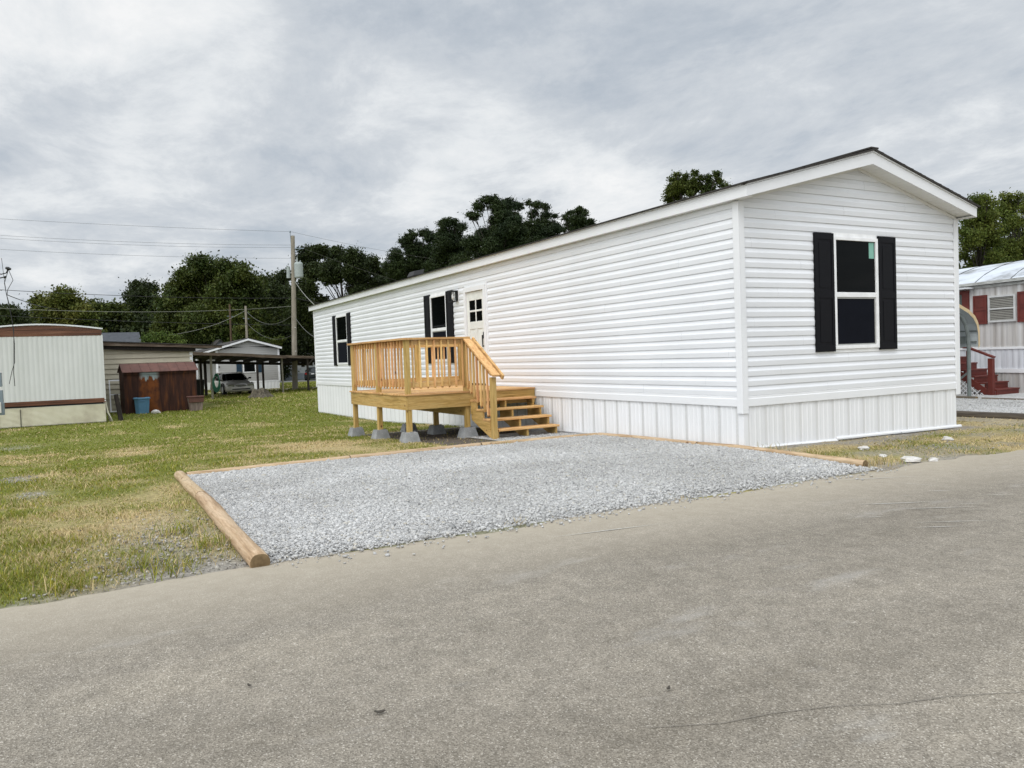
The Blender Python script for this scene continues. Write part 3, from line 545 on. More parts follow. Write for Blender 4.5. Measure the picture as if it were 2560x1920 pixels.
# lantern by the door: back plate, cage, clear bulb
lp = MB().box(-8.70,-8.52,-.022,-.006,2.02,2.32); pl = obj('porch_light',lp,TRIM,home,.003)
lb = MB().box(-8.665,-8.555,-.045,-.022,2.06,2.29); x0,x1,y0,y1,z0,z1 = -8.69,-8.53,-.20,-.06,2.04,2.27
for x in (x0,x1):
    for y in (y0,y1): lb.beam((x,y,z0),(x,y,z1),.012,.012,(0,1,0))
for z in (z0,z1):
    lb.beam((x0,y0,z),(x1,y0,z),.012,.012); lb.beam((x0,y1,z),(x1,y1,z),.012,.012); lb.beam((x0,y0,z),(x0,y1,z),.012,.012); lb.beam((x1,y0,z),(x1,y1,z),.012,.012)
lb.box(x0,x1,y0,y1,z1,z1+.02).tube([(-8.61,-.06,2.23),(-8.61,-.02,2.23)],.012,6); obj('lantern_cage',lb,HANDLE,pl)
lb = MB().tube([(-8.61,-.13,2.26),(-8.61,-.13,2.20),(-8.61,-.13,2.15),(-8.61,-.13,2.11),(-8.61,-.13,2.09)],[.016,.018,.036,.034,.012],10); obj('bulb',lb,plain('frosted_bulb',(.75,.75,.73),.2),pl,smooth=True)
# ------------------------------------------------------------------ the pine deck and its stairs
DX0, DX1, DY0, DY1, DT = -8.42, -5.28, -2.63, -.035, .170
deck = thing('wooden_deck','raised new pine deck with picket railing and open stairs at the front door','deck',(-6.9,-1.4,-.62))
mb = MB(); w = (DX1+.02-(DX0-.02))/22
for i in range(22):
    x = DX0-.02+i*w; e = .012*math.sin(i*5.1); mb.box(x+.002,x+w-.003,DY0-.025+e,DY1,DT-.028,DT)
obj('decking',mb,WY,deck,.003)
mb = MB().box(DX0,DX1,DY0,DY0+.038,DT-.275,DT-.03); obj('front_rim_board',mb,RX,deck,.003)
mb = MB().box(DX1-.038,DX1,DY0+.04,DY1,DT-.275,DT-.03); obj('side_rim_board',mb,RY,deck,.003)
mb = MB().box(DX0,DX0+.038,DY0+.04,DY1,DT-.275,DT-.03); obj('side_rim_board',mb,RY,deck,.003)
mb = MB()
for i in range(1,8): x = DX0+(DX1-DX0)*i/8; mb.box(x-.019,x+.019,DY0+.04,DY1,DT-.265,DT-.03)
obj('joists',mb,RY,deck)
mb = MB().box(DX0+.04,DX1-.04,-1.46,-1.38,DT-.45,DT-.268); obj('girder',mb,RX,deck,.003)
rt = 1.115; pw = .089
FRONTP = [(-8.36,-2.565),(-6.86,-2.565),(-5.335,-2.565)]; BACKP = [(-8.36,-1.40),(-6.86,-1.40),(-5.36,-1.43)]
for x,y in FRONTP: obj('post',MB().box(x-pw/2,x+pw/2,y-pw/2,y+pw/2,g1(x,y)+.17,rt),PZ,deck,.006)
for x,y in BACKP[:2]: obj('post',MB().box(x-pw/2,x+pw/2,y-pw/2,y+pw/2,g1(x,y)+.17,DT-.28),PZ,deck,.006)
obj('post',MB().box(BACKP[2][0]-pw/2,BACKP[2][0]+pw/2,BACKP[2][1]-pw/2,BACKP[2][1]+pw/2,g1(-5.36,-1.43)+.17,rt),PZ,deck,.006)
obj('post',MB().box(-8.405,-8.316,-1.20,-1.111,DT,rt),PZ,deck,.006); obj('post',MB().box(-8.405,-8.316,-.16,-.071,DT,rt),PZ,deck,.006)
# railings: flat cap, upper and lower rails, pickets nailed outside
mb = MB().box(DX0-.03,DX1+.035,DY0-.035,DY0+.105,rt,rt+.036); obj('rail_cap',mb,WX,deck,.004)
mb = MB().box(DX1-.105,DX1+.035,DY0+.107,-1.37,rt,rt+.036); obj('rail_cap',mb,WY,deck,.004)
mb = MB().box(DX0-.03,DX0+.105,DY0+.107,-.05,rt,rt+.036); obj('rail_cap',mb,WY,deck,.004)
def rails(axis, a, b, c):
    for z0,z1 in ((rt-.09,rt-.002),(DT+.115,DT+.205)):
        mb = MB(); (mb.box(a,b,c,c+.038,z0,z1) if axis==0 else mb.box(c,c+.038,a,b,z0,z1)); obj('rail',mb,WX if axis==0 else WY,deck,.003)
rails(0,-8.31,-6.91,-2.585); rails(0,-6.81,-5.385,-2.585); rails(1,-2.515,-1.48,-5.355); rails(1,-2.515,-1.205,-8.38); rails(1,-1.105,-.165,-8.38)
def picket(x,y,s=.031,zt=None,zb=None,ax=(1,0)):
    zt = rt-.004 if zt is None else zt; zb = DT+.085 if zb is None else zb; z = zb+.03
    mb = MB(); mb.box(x-s/2,x+s/2,y-s/2,y+s/2,z,zt)
    mb.add([(x-s/2,y-s/2,z),(x+s/2,y-s/2,z),(x+s/2,y+s/2,z),(x-s/2,y+s/2,z),(x-s/2+.012*ax[0],y-s/2+.012*ax[1],zb),(x+s/2-.012*ax[0],y-s/2+.012*ax[1],zb),(x+s/2-.012*ax[0],y+s/2-.012*ax[1],zb),(x-s/2+.012*ax[0],y+s/2-.012*ax[1],zb)],[(4,5,6,7),(0,4,5,1)[::-1],(1,5,6,2)[::-1],(2,6,7,3)[::-1],(3,7,4,0)[::-1]])
    obj('picket',mb,WZ,deck,.002)
for i in range(9): picket(-8.245+i*.156,-2.603)
for i in range(9): picket(-6.74+i*.156,-2.603)
for i in range(8): picket(-5.299,-2.47+i*.137)
for i in range(9): picket(-8.40,-2.46+i*.136)
for i in range(7): picket(-8.40,-1.06+i*.142)
# stairs
NOS = [-5.045,-4.79,-4.525,-4.265]; TOP = [.010,-.150,-.310,-.470]; SY0, SY1 = -1.395, -.14
for i,(nx_,tz) in enumerate(zip(NOS,TOP)):
    y0 = SY0 if i < 3 else SY0+.03
    obj('tread',MB().box(nx_-.139,nx_,y0,SY1,tz-.036,tz).box(nx_-.282,nx_-.142,y0,SY1,tz-.036,tz),WY,deck,.006)
for y in (-1.385,-.80,-.215):
    pts = [(DX1+.002,TOP[0]-.038)]
    for i in range(4):
        x = NOS[i]-.03; pts.append((x,TOP[i]-.038)); pts.append((x,(TOP[i+1] if i<3 else g1(-4.3,-.8))-(.038 if i<3 else -.012)))
    pts += [(NOS[3]-.28,g1(-4.5,-.8)+.012),(DX1+.002,TOP[0]-.36)]
    # stringer polygon, saw-toothed above and straight below
    obj('stringer',MB().prism([(p[0],y,p[1]) for p in pts],(0,.038,0)),RX,deck,.002)
PSX, PSY = -4.30, -1.432
obj('post',MB().box(PSX-pw/2,PSX+pw/2,PSY-pw/2,PSY+pw/2,g1(PSX,PSY)-.01,.425),PZ,deck,.006)
sl = (.448-1.128)/(-4.17+5.30); zl = lambda x: 1.128+sl*(x+5.30)
mb = MB().beam((-5.31,-1.43,zl(-5.31)),(-4.17,-1.43,zl(-4.17)),.14,.036); obj('stair_rail_cap',mb,WX,deck,.004)
mb = MB().beam((-5.24,-1.325,zl(-5.24)+.012),(-4.12,-1.325,zl(-4.12)+.0),.036,.085); obj('stair_handrail',mb,WX,deck,.005)
for x in (-5.0,-4.45): obj('handrail_block',MB().beam((x,-1.40,zl(x)-.06),(x,-1.34,zl(x)-.06),.03,.03),WX,deck)
for dz in (-.068,-.80): mb = MB().beam((-5.31,-1.425,zl(-5.31)+dz),(-4.35,-1.425,zl(-4.35)+dz),.036,.086); obj('stair_rail',mb,WX,deck,.003)
for i in range(7):
    x = -5.215+i*.128; picket(x,-1.462,.033,zl(x)-.03,zl(x)-.875)
obj('ledger_block',MB().box(-5.27,-5.20,-1.40,-1.30,DT-.42,DT-.28),RX,deck)
k = 0
BL = ['concrete footing block under the far left front deck post','concrete footing block under the middle front deck post','concrete footing block under the front corner deck post nearest the gravel','shaded concrete footing block at the back under the deck left end','shaded concrete footing block in the middle beneath the deck','concrete footing block under the post beside the stair stringer']
for (x,y),lab in zip(FRONTP+BACKP,BL):
    z = g1(x,y)-.02; a, b, h = .155, .108, .195
    mb = MB().add([(x-a,y-a,z),(x+a,y-a,z),(x+a,y+a,z),(x-a,y+a,z),(x-b,y-b,z+h),(x+b,y-b,z+h),(x+b,y+b,z+h),(x-b,y+b,z+h)],[(3,2,1,0),(4,5,6,7),(0,1,5,4),(1,2,6,5),(2,3,7,6),(3,0,4,7)])
    for s in (-1,1): mb.box(x+s*(b-.028),x+s*b,y-.03,y+.03,z+h,z+h+.012); mb.box(x-.03,x+.03,y+s*(b-.028),y+s*b,z+h,z+h+.012)
    tag(obj('deck_block',mb,CONC,None,.008),lab,'concrete block','concrete blocks carrying the deck posts')

# ------------------------------------------------------------------ round landscape timbers round the gravel pad
ENDG = surf('sawn_end_grain',[(.3,(.10,.065,.03)),(.7,(.22,.15,.075))],18,.9)
def timber(p, q, r, m, lab, group='round timbers edging the gravel pad', flat=.94, sink=.35, n=16):
    p = Vector(p); q = Vector(q); d = (q-p).normalized(); sd = Vector((-d.y,d.x,0)); mb = MB(); rows = []; N = 22
    for i in range(N+1):
        t = i/N; c = p.lerp(q,t); rr = r*(1+.03*math.sin(9*t+p.x)+.02*math.sin(31*t)); zc = g1(c.x,c.y)+r*flat*(1-2*sink)+p.z; wob = .008*math.sin(5*t+p.y)
        row = []
        for k in range(n):
            a = 2*math.pi*k/n+.2; ca, sa = math.cos(a), math.sin(a); sa = max(-.92,min(.92,sa)); row.append((c.x+sd.x*(ca*rr+wob),c.y+sd.y*(ca*rr+wob),zc+sa*rr*flat))
        rows.append(row)
    o = len(mb.v); mb.v += [tuple(v) for r_ in rows for v in r_]
    mb.f += [(i*n+k,i*n+(k+1)%n,(i+1)*n+(k+1)%n,(i+1)*n+k) for i in range(N) for k in range(n)]; mb.f += [tuple(range(n-1,-1,-1)),tuple(N*n+k for k in range(n))]
    ob = obj('landscape_timber',mb,m,None,.004,True); ob.data.materials.append(ENDG)
    for f in list(ob.data.polygons)[-2:]: f.material_index = 1
    return tag(ob,lab,'timber',group)
timber((2.04,-6.55,0),(-.98,-6.54,0),.067,LX,'round pine timber on the lawn side of the gravel, sawn end at the road',sink=.2)
timber((-1.0,-6.535,.006),(-3.12,-6.53,.006),.063,LX,'shorter round timber ending at the left back corner of the gravel pad',sink=.2)
timber((-3.10,-6.44,0),(-3.26,-4.3,0),.058,LY,'half sunk timber along back of gravel, joining the left corner',sink=.30)
timber((-3.27,-4.28,0),(-3.33,-2.2,0),.058,LY,'half sunk timber along back of gravel in front of the deck corner',sink=.30)
timber((-3.33,-2.18,0),(-3.16,-.12,0),.058,LY,'half sunk timber along back of gravel between deck stairs and pad',sink=.30)
timber((-3.1,-.115,0),(-.76,-.095,0),.055,LX,'round timber laid against the long wall skirting beside the gravel',sink=.22)
timber((-.74,-.10,.004),(1.80,.02,.004),.050,LX,'round timber by the house corner with a split end near the road',sink=.2)
timber((-6,6.30,0),(4,6.42,0),.085,OX,'dark weathered timber edging the neighbour gravel beyond the house','old timbers by the neighbouring trailer',sink=.3)
timber((-9,10.55,0),(-3.2,10.62,0),.06,OX,'dark old timber under the green carport post','old timbers by the neighbouring trailer',sink=.3)
timber((-3.1,10.66,0),(2,10.70,0),.05,OX,'low old timber lying in front of the red steps','old timbers by the neighbouring trailer',sink=.4)

def lump(name, x, y, r, m, lab, cat, group=None, fl=.5, z=None, parent=None):
    mb = MB(); n, mm = 8, 5; rr = random.Random(int(x*1000+y*77)); rows = []
    for i in range(mm+1):
        ph = math.pi*i/mm-math.pi/2; row = []
        for k in range(n):
            a = 2*math.pi*k/n; q = r*(.75+.5*rr.random()) if 0<i<mm else r*.9; row.append((x+math.cos(a)*math.cos(ph)*q,y+math.sin(a)*math.cos(ph)*q,(g1(x,y) if z is None else z)+r*fl*.6+math.sin(ph)*q*fl))
        rows.append(row)
    for i in range(mm):
        for k in range(n): b = len(mb.v); mb.add([rows[i][k],rows[i][(k+1)%n],rows[i+1][(k+1)%n],rows[i+1][k]],[(0,1,2,3)])
    return tag(obj(name,mb,m),lab,cat,group)
PALE = surf('pale_concrete_rubble',[(.3,(.42,.40,.37)),(.7,(.62,.60,.57))],14,.9,bmp=.4)
for x,y,r,lab in ((.91,1.17,.07,'white rubble chunk in dry grass nearest the house end wall'),(1.45,.79,.055,'white rubble chunk in grass just right of the timber end'),(1.88,.70,.10,'flat white rubble lump at the road edge past the timber'),(1.98,.95,.06,'small pale rubble bit on the road edge, right of the flat lump'),(.9,2.95,.075,'pale rubble chunk in dry grass below the window')):
    lump('rubble_chunk',x,y,r,PALE,lab,'rubble','white rubble lumps on the verge',.45)
def leaf(x,y,s,a,lab):
    mb = MB(); n = 10; pts = [(math.cos(2*math.pi*k/n)*s,math.sin(2*math.pi*k/n)*s*.38,.006+.006*abs(math.cos(2*math.pi*k/n))) for k in range(n)]; c, sn = math.cos(a), math.sin(a)
    P = [(x+p[0]*c-p[1]*sn,y+p[0]*sn+p[1]*c,-.572+p[2]) for p in pts]; mb.v += P+[(p[0],p[1],p[2]-.003) for p in P]; mb.f += [tuple(range(n)),tuple(range(2*n-1,n-1,-1))]+[(k,(k+1)%n,n+(k+1)%n,n+k)[::-1] for k in range(n)]
    tag(obj('fallen_leaf',mb,plain('dead_leaf',(.05,.042,.032),.8)),lab,'leaf','dead leaves on the asphalt')
leaf(4.66,-6.62,.022,1.2,'dark oval dead leaf lying on the asphalt, largest of the three'); leaf(4.12,-7.0,.014,.4,'small dark dead leaf on asphalt towards the lawn'); leaf(5.1,-5.58,.016,2.2,'small curled dead leaf on asphalt at the right of the others')
# pale scrape marks dragged across the road
mb = MB()
for i in range(26):
    y0 = random.uniform(-2.6,3.5); x0 = 2.5+.75*random.random()**1.0+.35*(y0+2.6)*.25+random.uniform(0,1.2); ln = random.uniform(.08,.7); a = math.atan2(FWD[0]*-1,FWD[1])+random.uniform(-.04,.04)
    a = R(61)+random.uniform(-.05,.05); dx, dy = math.cos(a)*ln, math.sin(a)*ln; wv = random.uniform(.004,.009)
    mb.add([(x0,y0,-.5715),(x0+dx/2+wv,y0+dy/2,-.5715),(x0+dx,y0+dy,-.5715),(x0+dx/2-wv,y0+dy/2,-.5715)],[(0,1,2,3)])
for p,q,wv in (((2.35,-.9),(3.3,-.55),.010),((2.2,-1.2),(2.65,-.2),.008),((2.6,-4.6),(2.75,-3.6),.008)):
    mb.add([(p[0],p[1],-.5715),((p[0]+q[0])/2+wv,(p[1]+q[1])/2,-.5715),(q[0],q[1],-.5715),((p[0]+q[0])/2-wv,(p[1]+q[1])/2,-.5715)],[(0,1,2,3)])
tag(obj('road_markings',mb,SCUFF),None,None,kind='structure')
mb = MB(); pts = [(5.30,-5.85),(5.42,-5.6),(5.46,-5.4),(5.55,-5.15),(5.66,-4.95),(5.72,-4.75),(5.84,-4.5),(6.0,-4.2),(6.1,-3.9)]
for (a,b),(c,d) in zip(pts[:-1],pts[1:]): mb.add([(a-.0022,b,-.5717),(a+.0022,b,-.5717),(c+.0022,d,-.5717),(c-.0022,d,-.5717)],[(0,1,2,3)])
tag(obj('road_crack_line',mb,plain('crack_filler',(.185,.165,.135),.9)),None,None,kind='structure')

# ------------------------------------------------------------------ helpers for the neighbours
def ribbed(P, u0, u1, zt, zb, per=.11, d=.012):     # vertical corrugation; P(u,out,z); zt may be a function
    mb = MB(); us = np.arange(u0, u1+1e-6, per/4); os_ = [(0,d*.6,d,d*.6)[i%4] for i in range(len(us))]; f = zt if callable(zt) else (lambda u: zt)
    return mb.sheet([[P(u,o,f(u)) for u,o in zip(us,os_)],[P(u,o,zb) for u,o in zip(us,os_)]])
def laps(P, u0, u1, z0, zt, pitch, d=.015):         # lap siding; zt(u) top line
    mb = MB(); f = zt if callable(zt) else (lambda u: zt); z = z0; zm = max(f(u0),f(u1))
    while z < zm:
        a, b = u0, u1
        ta, tb = min(z+pitch,f(u0)), min(z+pitch,f(u1))
        if ta > z and tb > z: mb.add([P(a,0,z),P(b,0,z),P(b,d,z+.004),P(a,d,z+.004),P(b,.002,tb),P(a,.002,ta)],[(0,1,2,3),(3,2,4,5)])
        else:
            for k in range(20):
                ua, ub = u0+(u1-u0)*k/20, u0+(u1-u0)*(k+1)/20; t1, t2 = min(z+pitch,f(ua)), min(z+pitch,f(ub))
                if t1 > z and t2 > z: mb.add([P(ua,d,z),P(ub,d,z),P(ub,.002,t2),P(ua,.002,t1)],[(0,1,2,3)])
        z += pitch
    return mb
def simple_window(P, u0, u1, z0, z1, root, fm, gm, f=.05, mid=True):
    mb = MB(); q = lambda a,b,c,d,o0=.0,o1=.03: mb.box(*[v for pr in zip(P(a,o0,c),P(b,o1,d)) for v in pr])
    return None
def pbox(mb, P, a, b, o0, o1, c, d):                # box given in wall coordinates (any wall direction)
    pts = [P(a,o0,c),P(b,o0,c),P(b,o1,c),P(a,o1,c),P(a,o0,d),P(b,o0,d),P(b,o1,d),P(a,o1,d)]
    return mb.add(pts, [(3,2,1,0),(4,5,6,7),(0,1,5,4),(1,2,6,5),(2,3,7,6),(3,0,4,7)])
def wall_window(P, u0, u1, z0, z1, root, gm=None, fm=None, f=.05, blinds=False):
    mb = MB(); fm = fm or FRAMEW
    for a,b,c,d in ((u0,u1,z1-f,z1),(u0,u1,z0,z0+f),(u0,u0+f,z0+f,z1-f),(u1-f,u1,z0+f,z1-f),(u0+f,u1-f,(z0+z1)/2-f/3,(z0+z1)/2+f/3))[:5 if blinds else 4]: pbox(mb,P,a,b,-.01,.06,c,d)
    w = obj('window',mb,fm,root); obj('pane',pbox(MB(),P,u0+f,u1-f,-.01,.03,z0+f,z1-f),gm or GLASS,w)
    if blinds:
        mb = MB(); n = 14
        for k in range(n): z = z0+f+(z1-z0-2*f)*k/n; pbox(mb,P,u0+f+.01,u1-f-.01,.031,.038,z+.004,z+(z1-z0-2*f)/n*.8)
        obj('blind',mb,plain('beige_blind',(.26,.25,.22)),w)
    return w
def panel_shutter(P,u0,u1,z0,z1,root,m):
    mb = MB(); pbox(mb,P,u0,u1,.012,.03,z0,z1); zm = (z0+z1)/2; t = .045
    for a,b,c,d in ((u0,u0+t,z0,z1),(u1-t,u1,z0,z1),(u0+t,u1-t,z0,z0+t),(u0+t,u1-t,z1-t,z1),(u0+t,u1-t,zm-t/2,zm+t/2)): pbox(mb,P,a,b,.03,.042,c,d)
    for c,d in ((z0+2*t,zm-1.4*t),(zm+1.4*t,z1-2*t)): pbox(mb,P,u0+2*t,u1-2*t,.03,.038,c,d)
    return obj('shutter',mb,m,root)

# ------------------------------------------------------------------ old white trailer at the left
TX, TY1, TY0, TZ = -23.2, -6.82, -10.6, -1.05
tr = thing('mobile_home','old white corrugated trailer with brown trim and low arched roof','trailer',(-29,-8.7,-1.02))
rz = lambda y: 2.41-.165*(abs(y+8.71)/1.89)**1.8
PE = lambda u,o,z: (TX+o,u,z)
obj('end_wall',ribbed(PE,TY0,TY1,2.02,-.18,.145,.009),OLDWHITE,tr)
mb = MB().box(-35,TX-.01,TY1-.03,TY1,-.3,2.0).box(-35,TX-.03,TY0,TY0+.03,-.3,2.0).box(-35,-34.97,TY0,TY1,-.3,2.2); obj('side_wall',mb,OLDWHITE,tr)
ysr = np.linspace(TY0,TY1,25); mb = MB()
for k,(fa,fb,o) in enumerate(((0,.22,.012),(.22,.30,.028),(.30,.55,.012),(.55,.63,.028),(.63,.9,.012),(.9,1,.03))):
    mb.sheet([[(TX+o,y,2.0+(rz(y)-2.0)*fb) for y in ysr],[(TX+o,y,2.0+(rz(y)-2.0)*fa) for y in ysr]])
obj('gable_fascia',mb,BROWNTR,tr)
mb = MB(); mb.sheet([[(x,y,rz(y)+.012) for y in ysr] for x in (TX+.06,-35.1)]); mb.sheet([[(TX+.06,y,rz(y)+.014) for y in ysr],[(TX+.06,y,rz(y)-.035) for y in ysr]]); mb.sheet([[(TX+.06,y,rz(y)-.035) for y in ysr],[(TX,y,rz(y)-.035) for y in ysr]]); mb.box(-35.1,TX+.05,TY1,TY1+.04,rz(TY1)-.03,rz(TY1)+.01); obj('roof',mb,WMETAL,tr)
mb = MB()
for z0,z1,o in ((-.31,-.285,.03),(-.285,-.235,.014),(-.235,-.215,.026),(-.215,-.165,.014)): mb.box(TX,TX+o,TY0,TY1+.02,z0,z1)
obj('bottom_trim',mb,BROWNTR,tr)
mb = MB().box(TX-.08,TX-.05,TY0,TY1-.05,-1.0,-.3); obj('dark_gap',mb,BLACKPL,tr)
mb = MB(); z = TZ
while z < -.40: mb.add([(TX-.02,TY0,z),(TX-.02,TY1,z),(TX+.0,TY1,z+.02),(TX+.0,TY0,z+.02),(TX-.02,TY1,z+.04),(TX-.02,TY0,z+.04)],[(0,1,2,3),(3,2,4,5)]); z += .04
sk = obj('skirting',mb,CREAM,tr); mb = MB().box(TX-.02,TX+.012,-9.35,-9.33,TZ,-.42).box(TX-.02,TX+.012,TY0,TY1,-1.0,-.985); obj('skirting_seam',mb,plain('dark_seam',(.06,.055,.045)),sk)
mb = MB().sheet([[(TX+.0,TY1+.0,-.3),(TX-.1,TY1+.03,-.3),(TX-.4,TY1+.02,-.3)],[(TX+.02,TY1+.05,-.7),(TX-.05,TY1+.10,-.7),(TX-.4,TY1+.05,-.7)],[(TX+.12,TY1+.22,-1.0),(TX+.0,TY1+.22,-1.02),(TX-.3,TY1+.1,-1.02)]]); obj('bent_skirting',mb,CREAM,tr)
mb = MB().box(TX-.06,TX+.02,TY1-.02,TY1+.025,-.3,2.02); obj('corner_trim',mb,OLDWHITE,tr)
# beige annex with low lean-to roof
A0, A1 = Vector((-30.2,-6.87,0)), Vector((-30.2,-3.12,0)); ad = (A1-A0).normalized(); an = Vector((ad.y,-ad.x,0)); AL = (A1-A0).length
PA_ = lambda u,o,z: (A0.x+ad.x*u+an.x*o, A0.y+ad.y*u+an.y*o, z)
ann = thing('shed_annex','beige lap sided lean-to annex with sagging dark roof behind the rusty shed','annex',(-33,-6,-1.02))
obj('wall',laps(PA_,-1.2,AL,-1.1,lambda u: 1.70-.035*u,.215,.05),BEIGE,ann)
mb = MB(); pbox(mb,PA_,AL-.01,AL+.03,-5,-.02,-1.1,1.5); pbox(mb,PA_,-1.2,AL,-5,-4.96,-1.1,1.6); obj('side_wall',mb,BEIGE,ann)
obj('corner_trim',pbox(MB(),PA_,AL-.09,AL+.035,-.02,.035,-1.1,1.52),TRIM,ann)
ztp = lambda u: 2.0-.058*u
mb = MB().prism([PA_(-.6,.35,ztp(-.6)-.16),PA_(5.0,.35,ztp(5.0)-.10),PA_(5.0,.35,ztp(5.0)),PA_(-.6,.35,ztp(-.6))],tuple(an*-.035)); obj('fascia',mb,FASCIAOLD,ann)
mb = MB().prism([PA_(-.6,.2,ztp(-.6)-.33),PA_(3.9,.2,ztp(3.9)-.28),PA_(3.9,.2,ztp(3.9)-.13),PA_(-.6,.2,ztp(-.6)-.16)],tuple(an*-.035)); obj('lower_fascia',mb,DARKW,ann)
mb = MB().prism([PA_(-.6,.4,ztp(-.6)),PA_(5.05,.4,ztp(5.05)),PA_(5.05,.4,ztp(5.05)+.04),PA_(-.6,.4,ztp(-.6)+.04)],tuple(an*-5.6)); obj('roof',mb,SHINGLE,ann)
obj('gutter_end',pbox(MB(),PA_,-.45,-.1,.30,.42,1.45,1.98),OLDWHITE,ann,.02)
# rusty metal shed
s0, s1 = Vector((-27.8,-6.0,0)), Vector((-28.0,-3.24,0)); sd_ = (s1-s0).normalized(); sn = Vector((sd_.y,-sd_.x,0)); SL = (s1-s0).length; sc_ = (s0+s1)/2
PS = lambda u,o,z: (s0.x+sd_.x*u+sn.x*o, s0.y+sd_.y*u+sn.y*o, z)
shed = thing('metal_shed','rust brown metal garden shed with peeling pale blue paint streaks','shed',(sc_.x,sc_.y,-1.02))
def shedwall(o): return ribbed(lambda u,oo,z: PS(u,o+oo,z),0,SL,.70,-1.05,.46,.022)
obj('front_wall',shedwall(0),RUST,shed)
mb = MB(); pbox(mb,PS,.0,.03,-1.5,-.02,-1.05,.68); mb.prism([PS(0,0,.68),PS(0,-1.5,.68),PS(0,-.75,.98)],tuple(sd_*.03)); pbox(mb,PS,SL-.03,SL,-1.5,-.02,-1.05,.68); mb.prism([PS(SL,0,.68),PS(SL,-1.5,.68),PS(SL,-.75,.98)],tuple(sd_*-.03)); pbox(mb,PS,0,SL,-1.5,-1.47,-1.05,.68); obj('side_wall',mb,RUST,shed)
for dz in (.03,1.2): pass
obj('door_rail',pbox(MB(),PS,.02,SL-.02,.012,.05,.56,.64),RUST,shed)
mb = MB()
for k in range(8):
    a, b = -.06+(SL+.12)*k/8, -.06+(SL+.12)*(k+1)/8
    mb.prism([PS(a,.12,.655),PS(b-.012,.12,.655),PS(b-.012,-.75,1.005),PS(a,-.75,1.005)],(0,0,.018)); mb.prism([PS(a,-1.62,.655),PS(b-.012,-1.62,.655),PS(b-.012,-.75,1.0),PS(a,-.75,1.0)],(0,0,.018))
    mb.beam(PS(b,.12,.675),PS(b,-.75,1.025),.02,.02)
obj('roof',mb,RUSTROOF,shed)
# things leaning and standing round the shed
def tub(name, x, y, r0, r1, h, m, lab, cat, sq=True, lid=None, lm=None):
    z = g1(x,y); mb = MB(); k = 8 if sq else 16; o = thing(name,lab,cat,(x,y,z))
    def ring(r,zz): return [(x+max(-r,min(r,1.35*r*math.cos(2*math.pi*(i+.5)/k)))*.92,y+max(-r,min(r,1.35*r*math.sin(2*math.pi*(i+.5)/k))),zz) for i in range(k)]
    R0,R1,R2 = ring(r0,z),ring(r1,z+h),ring(r1*.93,z+h); R3 = ring(r0*.9,z+.05); mb.v += R0+R1+R2+R3
    for a in range(3):
        mb.f += [(a*k+i,a*k+(i+1)%k,(a+1)*k+(i+1)%k,(a+1)*k+i) for i in range(k)]
    mb.f += [tuple(range(k-1,-1,-1)),tuple(3*k+i for i in range(k))]; obj('tub',mb,m,o)
    mb = MB(); Q0,Q1 = ring(r1*1.08,z+h*.90),ring(r1*1.10,z+h*.955); Q2 = ring(r1*1.02,z+h*1.0); Q3 = ring(r1*.985,z+h*.90); mb.v += Q3+Q0+Q1+Q2
    for a in range(3): mb.f += [(a*k+i,a*k+(i+1)%k,(a+1)*k+(i+1)%k,(a+1)*k+i) for i in range(k)]
    obj('rim',mb,lm or m,o); return o
b_ = tub('storage_bin',-27.60,-5.40,.235,.285,.66,BLUEP,'blue plastic storage bin standing in front of the rusty shed','bin')
obj('handle',MB().box(-27.36,-27.32,-5.5,-5.3,-.52,-.48),BLUEP,b_)
wb = thing('wooden_bin','weathered grey wooden bin by the right end of the rusty shed','bin',(-27.3,-3.40,-1.02))
mb = MB(); x,y,z = -27.3,-3.40,-1.04; a,b = .22,.29
for k in range(5):
    p0,p1 = -1+2*k/5, -1+2*(k+.96)/5
    mb.add([(x+a,y+p0*a,z),(x+a,y+p1*a,z),(x+b-.02,y+p1*b,z+.58),(x+b-.02,y+p0*b,z+.58),(x-a,y+p0*a,z),(x-a,y+p1*a,z),(x-b,y+p1*b,z+.58),(x-b,y+p0*b,z+.58)],[(0,1,2,3),(7,6,5,4),(0,3,7,4),(1,5,6,2),(3,2,6,7)])
obj('staves',mb,wood('bin_boards',2,[(.3,(.12,.09,.08)),(.5,(.22,.17,.15)),(.75,(.3,.25,.22))]),wb)
obj('lid',MB().box(x-b-.03,x+b+.03,y-b-.03,y+b+.03,z+.58,z+.63).box(x+b-.03,x+b+.01,y-b,y+b,z+.38,z+.57),RUSTROOF,wb,.008)
o = obj('fence_post',MB().tube([(-23.50,-6.34,-1.1),(-23.53,-6.40,-.6),(-23.57,-6.47,-.08)],[.085,.08,.072],9),DARKW); tag(o,'short dark wooden post leaning beside the corner of the white trailer','post')
mb = MB(); x0,y0 = -29.75,-6.5; P = lambda u,o,z: (x0+ad.x*u+an.x*(o+.25*(.3-z)),y0+ad.y*u+an.y*(o+.25*(.3-z)),z)
for a,b,c,d in ((0,.05,-.98,.37),(.85,.9,-.98,.37),(.05,.85,.32,.37),(.05,.85,-.98,-.93),(.05,.85,-.27,-.23)): pbox(mb,P,a,b,0,.03,c,d)
fr = obj('storm_door',mb,FRAMEW); tag(fr,'white framed storm door leaning on beige annex left of shed','door frame')
lump('rubble_chunk',-26.8,-4.95,.16,PALE,'whitish broken lump in grass between blue bin and wooden bin','rubble',None,.7)
